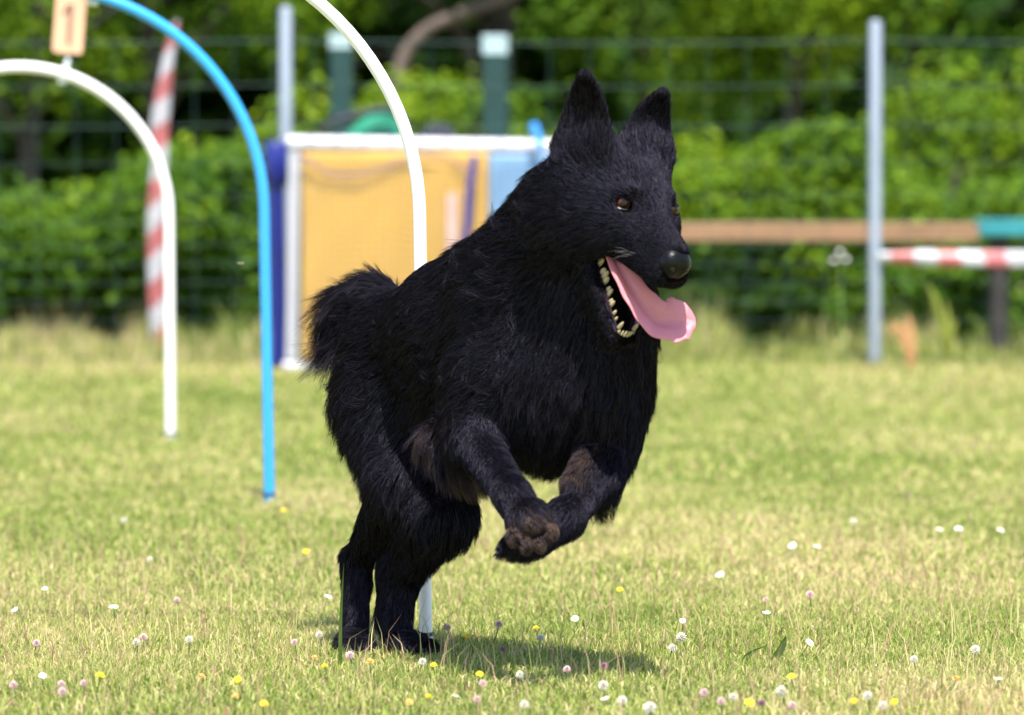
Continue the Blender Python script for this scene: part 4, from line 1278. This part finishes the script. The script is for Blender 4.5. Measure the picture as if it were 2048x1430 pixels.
# ================================================================== flowers in the lawn
M_petal = mat("daisy_white", (.80, .79, .80), .6, .05, 60, trans=.2)
M_disc = mat("daisy_yellow", (.75, .48, .02), .7, .1, 100)
M_yel2 = mat("hawkbit_yellow", (.80, .60, .015), .6, .1, 60, trans=.2)
M_org = mat("hawkbit_orange", (.75, .38, .10), .6, .1, 60, trans=.2)
M_clw = mat("clover_white", (.74, .70, .60), .7, .1, 60, trans=.2)
M_clp = mat("clover_pink", (.72, .50, .50), .7, .15, 60, trans=.2)
M_clm = mat("clover_purple", (.30, .12, .22), .7, .2, 60, trans=.2)
M_calyx = mat("flower_green", (.11, .19, .03), .6, .1, 40)
def proto_daisy(mp, md, R, name, np_=15, layers=1):
    root = bpy.data.objects.new(name, None); root.empty_display_size = .02
    mb = MB()
    mb.tube([(0, 0, -.055), (.002, .001, -.03), (0, 0, -.001)], .0009, 5)
    st = mb.mesh("stem")
    mb = MB()
    for L in range(layers):
        for k in range(np_):
            a = 2 * math.pi * (k + .5 * L) / np_ + random.uniform(-.08, .08)
            r0, r1 = R * .25, R * (1 - .28 * L) * random.uniform(.9, 1.05); wd_ = R * .19
            up = .0012 + .0016 * L + random.uniform(-.0008, .0012)
            c, s = math.cos(a), math.sin(a)
            pr = [(r0, -wd_ * .5, 0), (r0, wd_ * .5, 0), (r1 * .7, wd_, up), (r1, wd_ * .4, up * .8), (r1, -wd_ * .4, up * .8), (r1 * .7, -wd_, up)]
            mb.add([(x * c - y * s, x * s + y * c, z + .001 * L) for x, y, z in pr], [(0, 1, 2, 5), (5, 2, 3, 4)])
    pt = mb.mesh("petal")
    mb = MB(); mb.ball((0, 0, .0008), R * .33, R * .33, R * .20, 12, 6); ds = mb.mesh("flower_centre")
    return dict(name=name, parts=[("stem", st, M_calyx), ("petal", pt, mp), ("flower_centre", ds, md)])
def proto_clover(mp, R, name):
    mb = MB(); mb.tube([(0, 0, -.055), (.002, -.001, -.03), (0, 0, -.002)], .0011, 5); st = mb.mesh("stem")
    mb = MB()
    for k in range(46):
        z = 1 - 1.75 * (k + .5) / 46; a = k * 2.399; q = math.sqrt(max(0, 1 - z * z))
        d = np.array((q * math.cos(a), q * math.sin(a), z)); d2 = unit(d + np.array((0, 0, .35)))
        mb.tube([d * R * .35, d * R * .8, d * R * .8 + d2 * R * .35], [R * .09, R * .15, R * .04], 4)
    return dict(name=name, parts=[("stem", st, M_calyx), ("floret", mb.mesh("floret"), mp)])
PROTO = {"d": proto_daisy(M_petal, M_disc, .0082, "daisy"), "y": proto_daisy(M_yel2, M_disc, .0078, "hawkbit", 14, 2),
         "o": proto_daisy(M_org, M_disc, .0066, "orange_hawkbit", 13, 2), "w": proto_clover(M_clw, .0072, "white_clover"),
         "p": proto_clover(M_clp, .0066, "pink_clover"), "m": proto_clover(M_clm, .0062, "purple_clover")}
for pr_ in PROTO.values():
    for nm, me, m in pr_["parts"]: me.materials.append(m)
WORD = {"d": ("white daisy", "daisy", "daisies in the lawn"), "y": ("yellow hawkbit flower", "flower", "yellow hawkbits in the lawn"),
        "o": ("orange hawkbit flower", "flower", "orange hawkbits in the lawn"), "w": ("white clover head", "clover", "white clover in the lawn"),
        "p": ("pink clover head", "clover", "pink clover in the lawn"), "m": ("dark purple clover head", "clover", "purple clover in the lawn")}
FLOWERS = """d 85 1352|w 248 1041|d 656 1194|w 639 1270|p 589 1285|w 378 1280|p 287 1275|w 273 1285|p 167 1367|p 123 1369|p 125 1384|p 27 1371|p 73 1287|y 200 1352|
y 649 1333|y 528 1408|y 612 1104|y 567 1022|o 470 1393|o 403 1355|d 227 1215|d 90 1178|p 354 1201|o 629 1316|y 475 1360|d 1585 1092|d 1634 1094|d 1917 1058|d 1879 1059|
d 2001 1061|w 1707 1044|m 1815 992|p 1532 1200|d 1533 1226|d 1365 1242|w 1363 1275|w 1345 1297|d 1619 1286|p 1408 1386|w 1563 1383|y 1583 1354|w 1736 1392|y 1788 1405|
y 1707 1403|w 1766 1412|d 1996 1358|o 1912 1359|y 1499 1406|m 1523 1406|p 1442 1403|w 1466 1395|w 1302 1415|p 1585 1412|w 1828 1319|d 911 1393|y 857 1394|y 959 1349|
p 965 1368|p 954 1399|w 1049 1410|d 1210 1398|w 1207 1372|w 1245 1402|w 1298 1417|p 894 1255|p 998 1249|y 935 1273|y 1072 1257|w 1081 1276|m 1005 1299|d 1150 1238|
p 1134 1339|w 845 1324|y 867 1331|o 819 1405|m 1208 1333|o 740 1324|w 1040 1350|p 700 1312|d 30 1220|w 1950 1300|d 1440 1150|w 300 1120|y 1240 1180|p 1620 1190"""
WORD.update(d=("white daisy", "daisy", "daisies in the lawn"), w=("white clover", "clover", "white clover in the lawn"), p=("pink clover", "clover", "pink clover in the lawn"),
            m=("dark purple clover", "clover", "purple clover in the lawn"))
def where(X, Y):
    side = "left of the dog" if X < 660 else ("right of the dog" if X > 1110 else "below the dog")
    return ("near blurred lawn " if Y > 1325 else ("paw level lawn " if Y > 1225 else "farther lawn ")) + side
ORD = "first second third fourth fifth sixth seventh eighth ninth tenth eleventh twelfth".split()
ENT = [(t.split()[0], float(t.split()[1]), float(t.split()[2])) for t in FLOWERS.replace("\n", "").split("|")]
ENT.sort(key=lambda t: t[1])
CNT = {}
for kd_, X, Y in ENT: CNT.setdefault((kd_, where(X, Y)), []).append(X)
for kd_, X, Y in ENT:
    pr_ = PROTO[kd_]
    z = .030 + .010 * random.random()
    p = G(X, Y, z)
    w_ = WORD[kd_]
    peers = CNT[(kd_, where(X, Y))]
    i_ = peers.index(X)
    if len(peers) == 1: lab = "only %s in the %s" % (w_[0], where(X, Y))
    elif i_ == 0: lab = "leftmost %s in the %s" % (w_[0], where(X, Y))
    elif i_ == len(peers) - 1: lab = "rightmost %s in the %s" % (w_[0], where(X, Y))
    else: lab = "%s %s from the left in the %s" % (ORD[i_], w_[0], where(X, Y))
    e = empty(pr_["name"], (p[0], p[1], p[2]), lab, w_[1], w_[2])
    sc_ = random.uniform(.82, 1.18)
    e.rotation_euler = (random.uniform(.05, .75), random.uniform(-.35, .35), random.uniform(-.6, .6))
    e.scale = (sc_, sc_, sc_)
    for nm, me, m in pr_["parts"]:
        c = bpy.data.objects.new(nm, me); COL.objects.link(c); c.parent = e
        if nm in ("petal", "floret"): c["kind"] = "stuff"
# broad blades close in front of the hind paw and right of the dog
M_blade = mat("broad_blade", (.06, .10, .012), .5, .2, 10, trans=.35)
def broad(x0, y0, x1, y1, d, w, bend, m=M_blade):
    mb = MB(); a, b_ = P(x0, y0, d), P(x1, y1, d)
    a[2] = min(a[2], .005)
    pts = smooth_path([a, (a + b_) / 2 + np.array((bend, 0, .004)), b_], 8); V = []; F = []
    for i, q in enumerate(pts):
        s_ = w * (1 - (i / (len(pts) - 1)) ** 2 * .92)
        V += [q - np.array((s_, 0, 0)), q + np.array((0, .0015, 0)), q + np.array((s_, 0, 0))]
    for i in range(len(pts) - 1):
        for j in range(2): F.append((i * 3 + j, i * 3 + j + 1, (i + 1) * 3 + j + 1, (i + 1) * 3 + j))
    mb.add(V, F); return mb
tag(broad(680, 1300, 688, 1126, 9.50, .0032, -.002).build("grass_blade", M_blade), "single tall green grass blade in front of the left hind leg", "grass blade")
tag(broad(1480, 1330, 1535, 1290, 9.65, .008, -.004).build("grass_blade", M_blade), "broad bent grass blade in the lawn right of the dog, nearer the dog", "grass blade")
tag(broad(1548, 1322, 1572, 1272, 9.65, .008, .004).build("grass_blade", M_blade), "broad upright grass blade in the lawn right of the dog, farther from the dog", "grass blade")
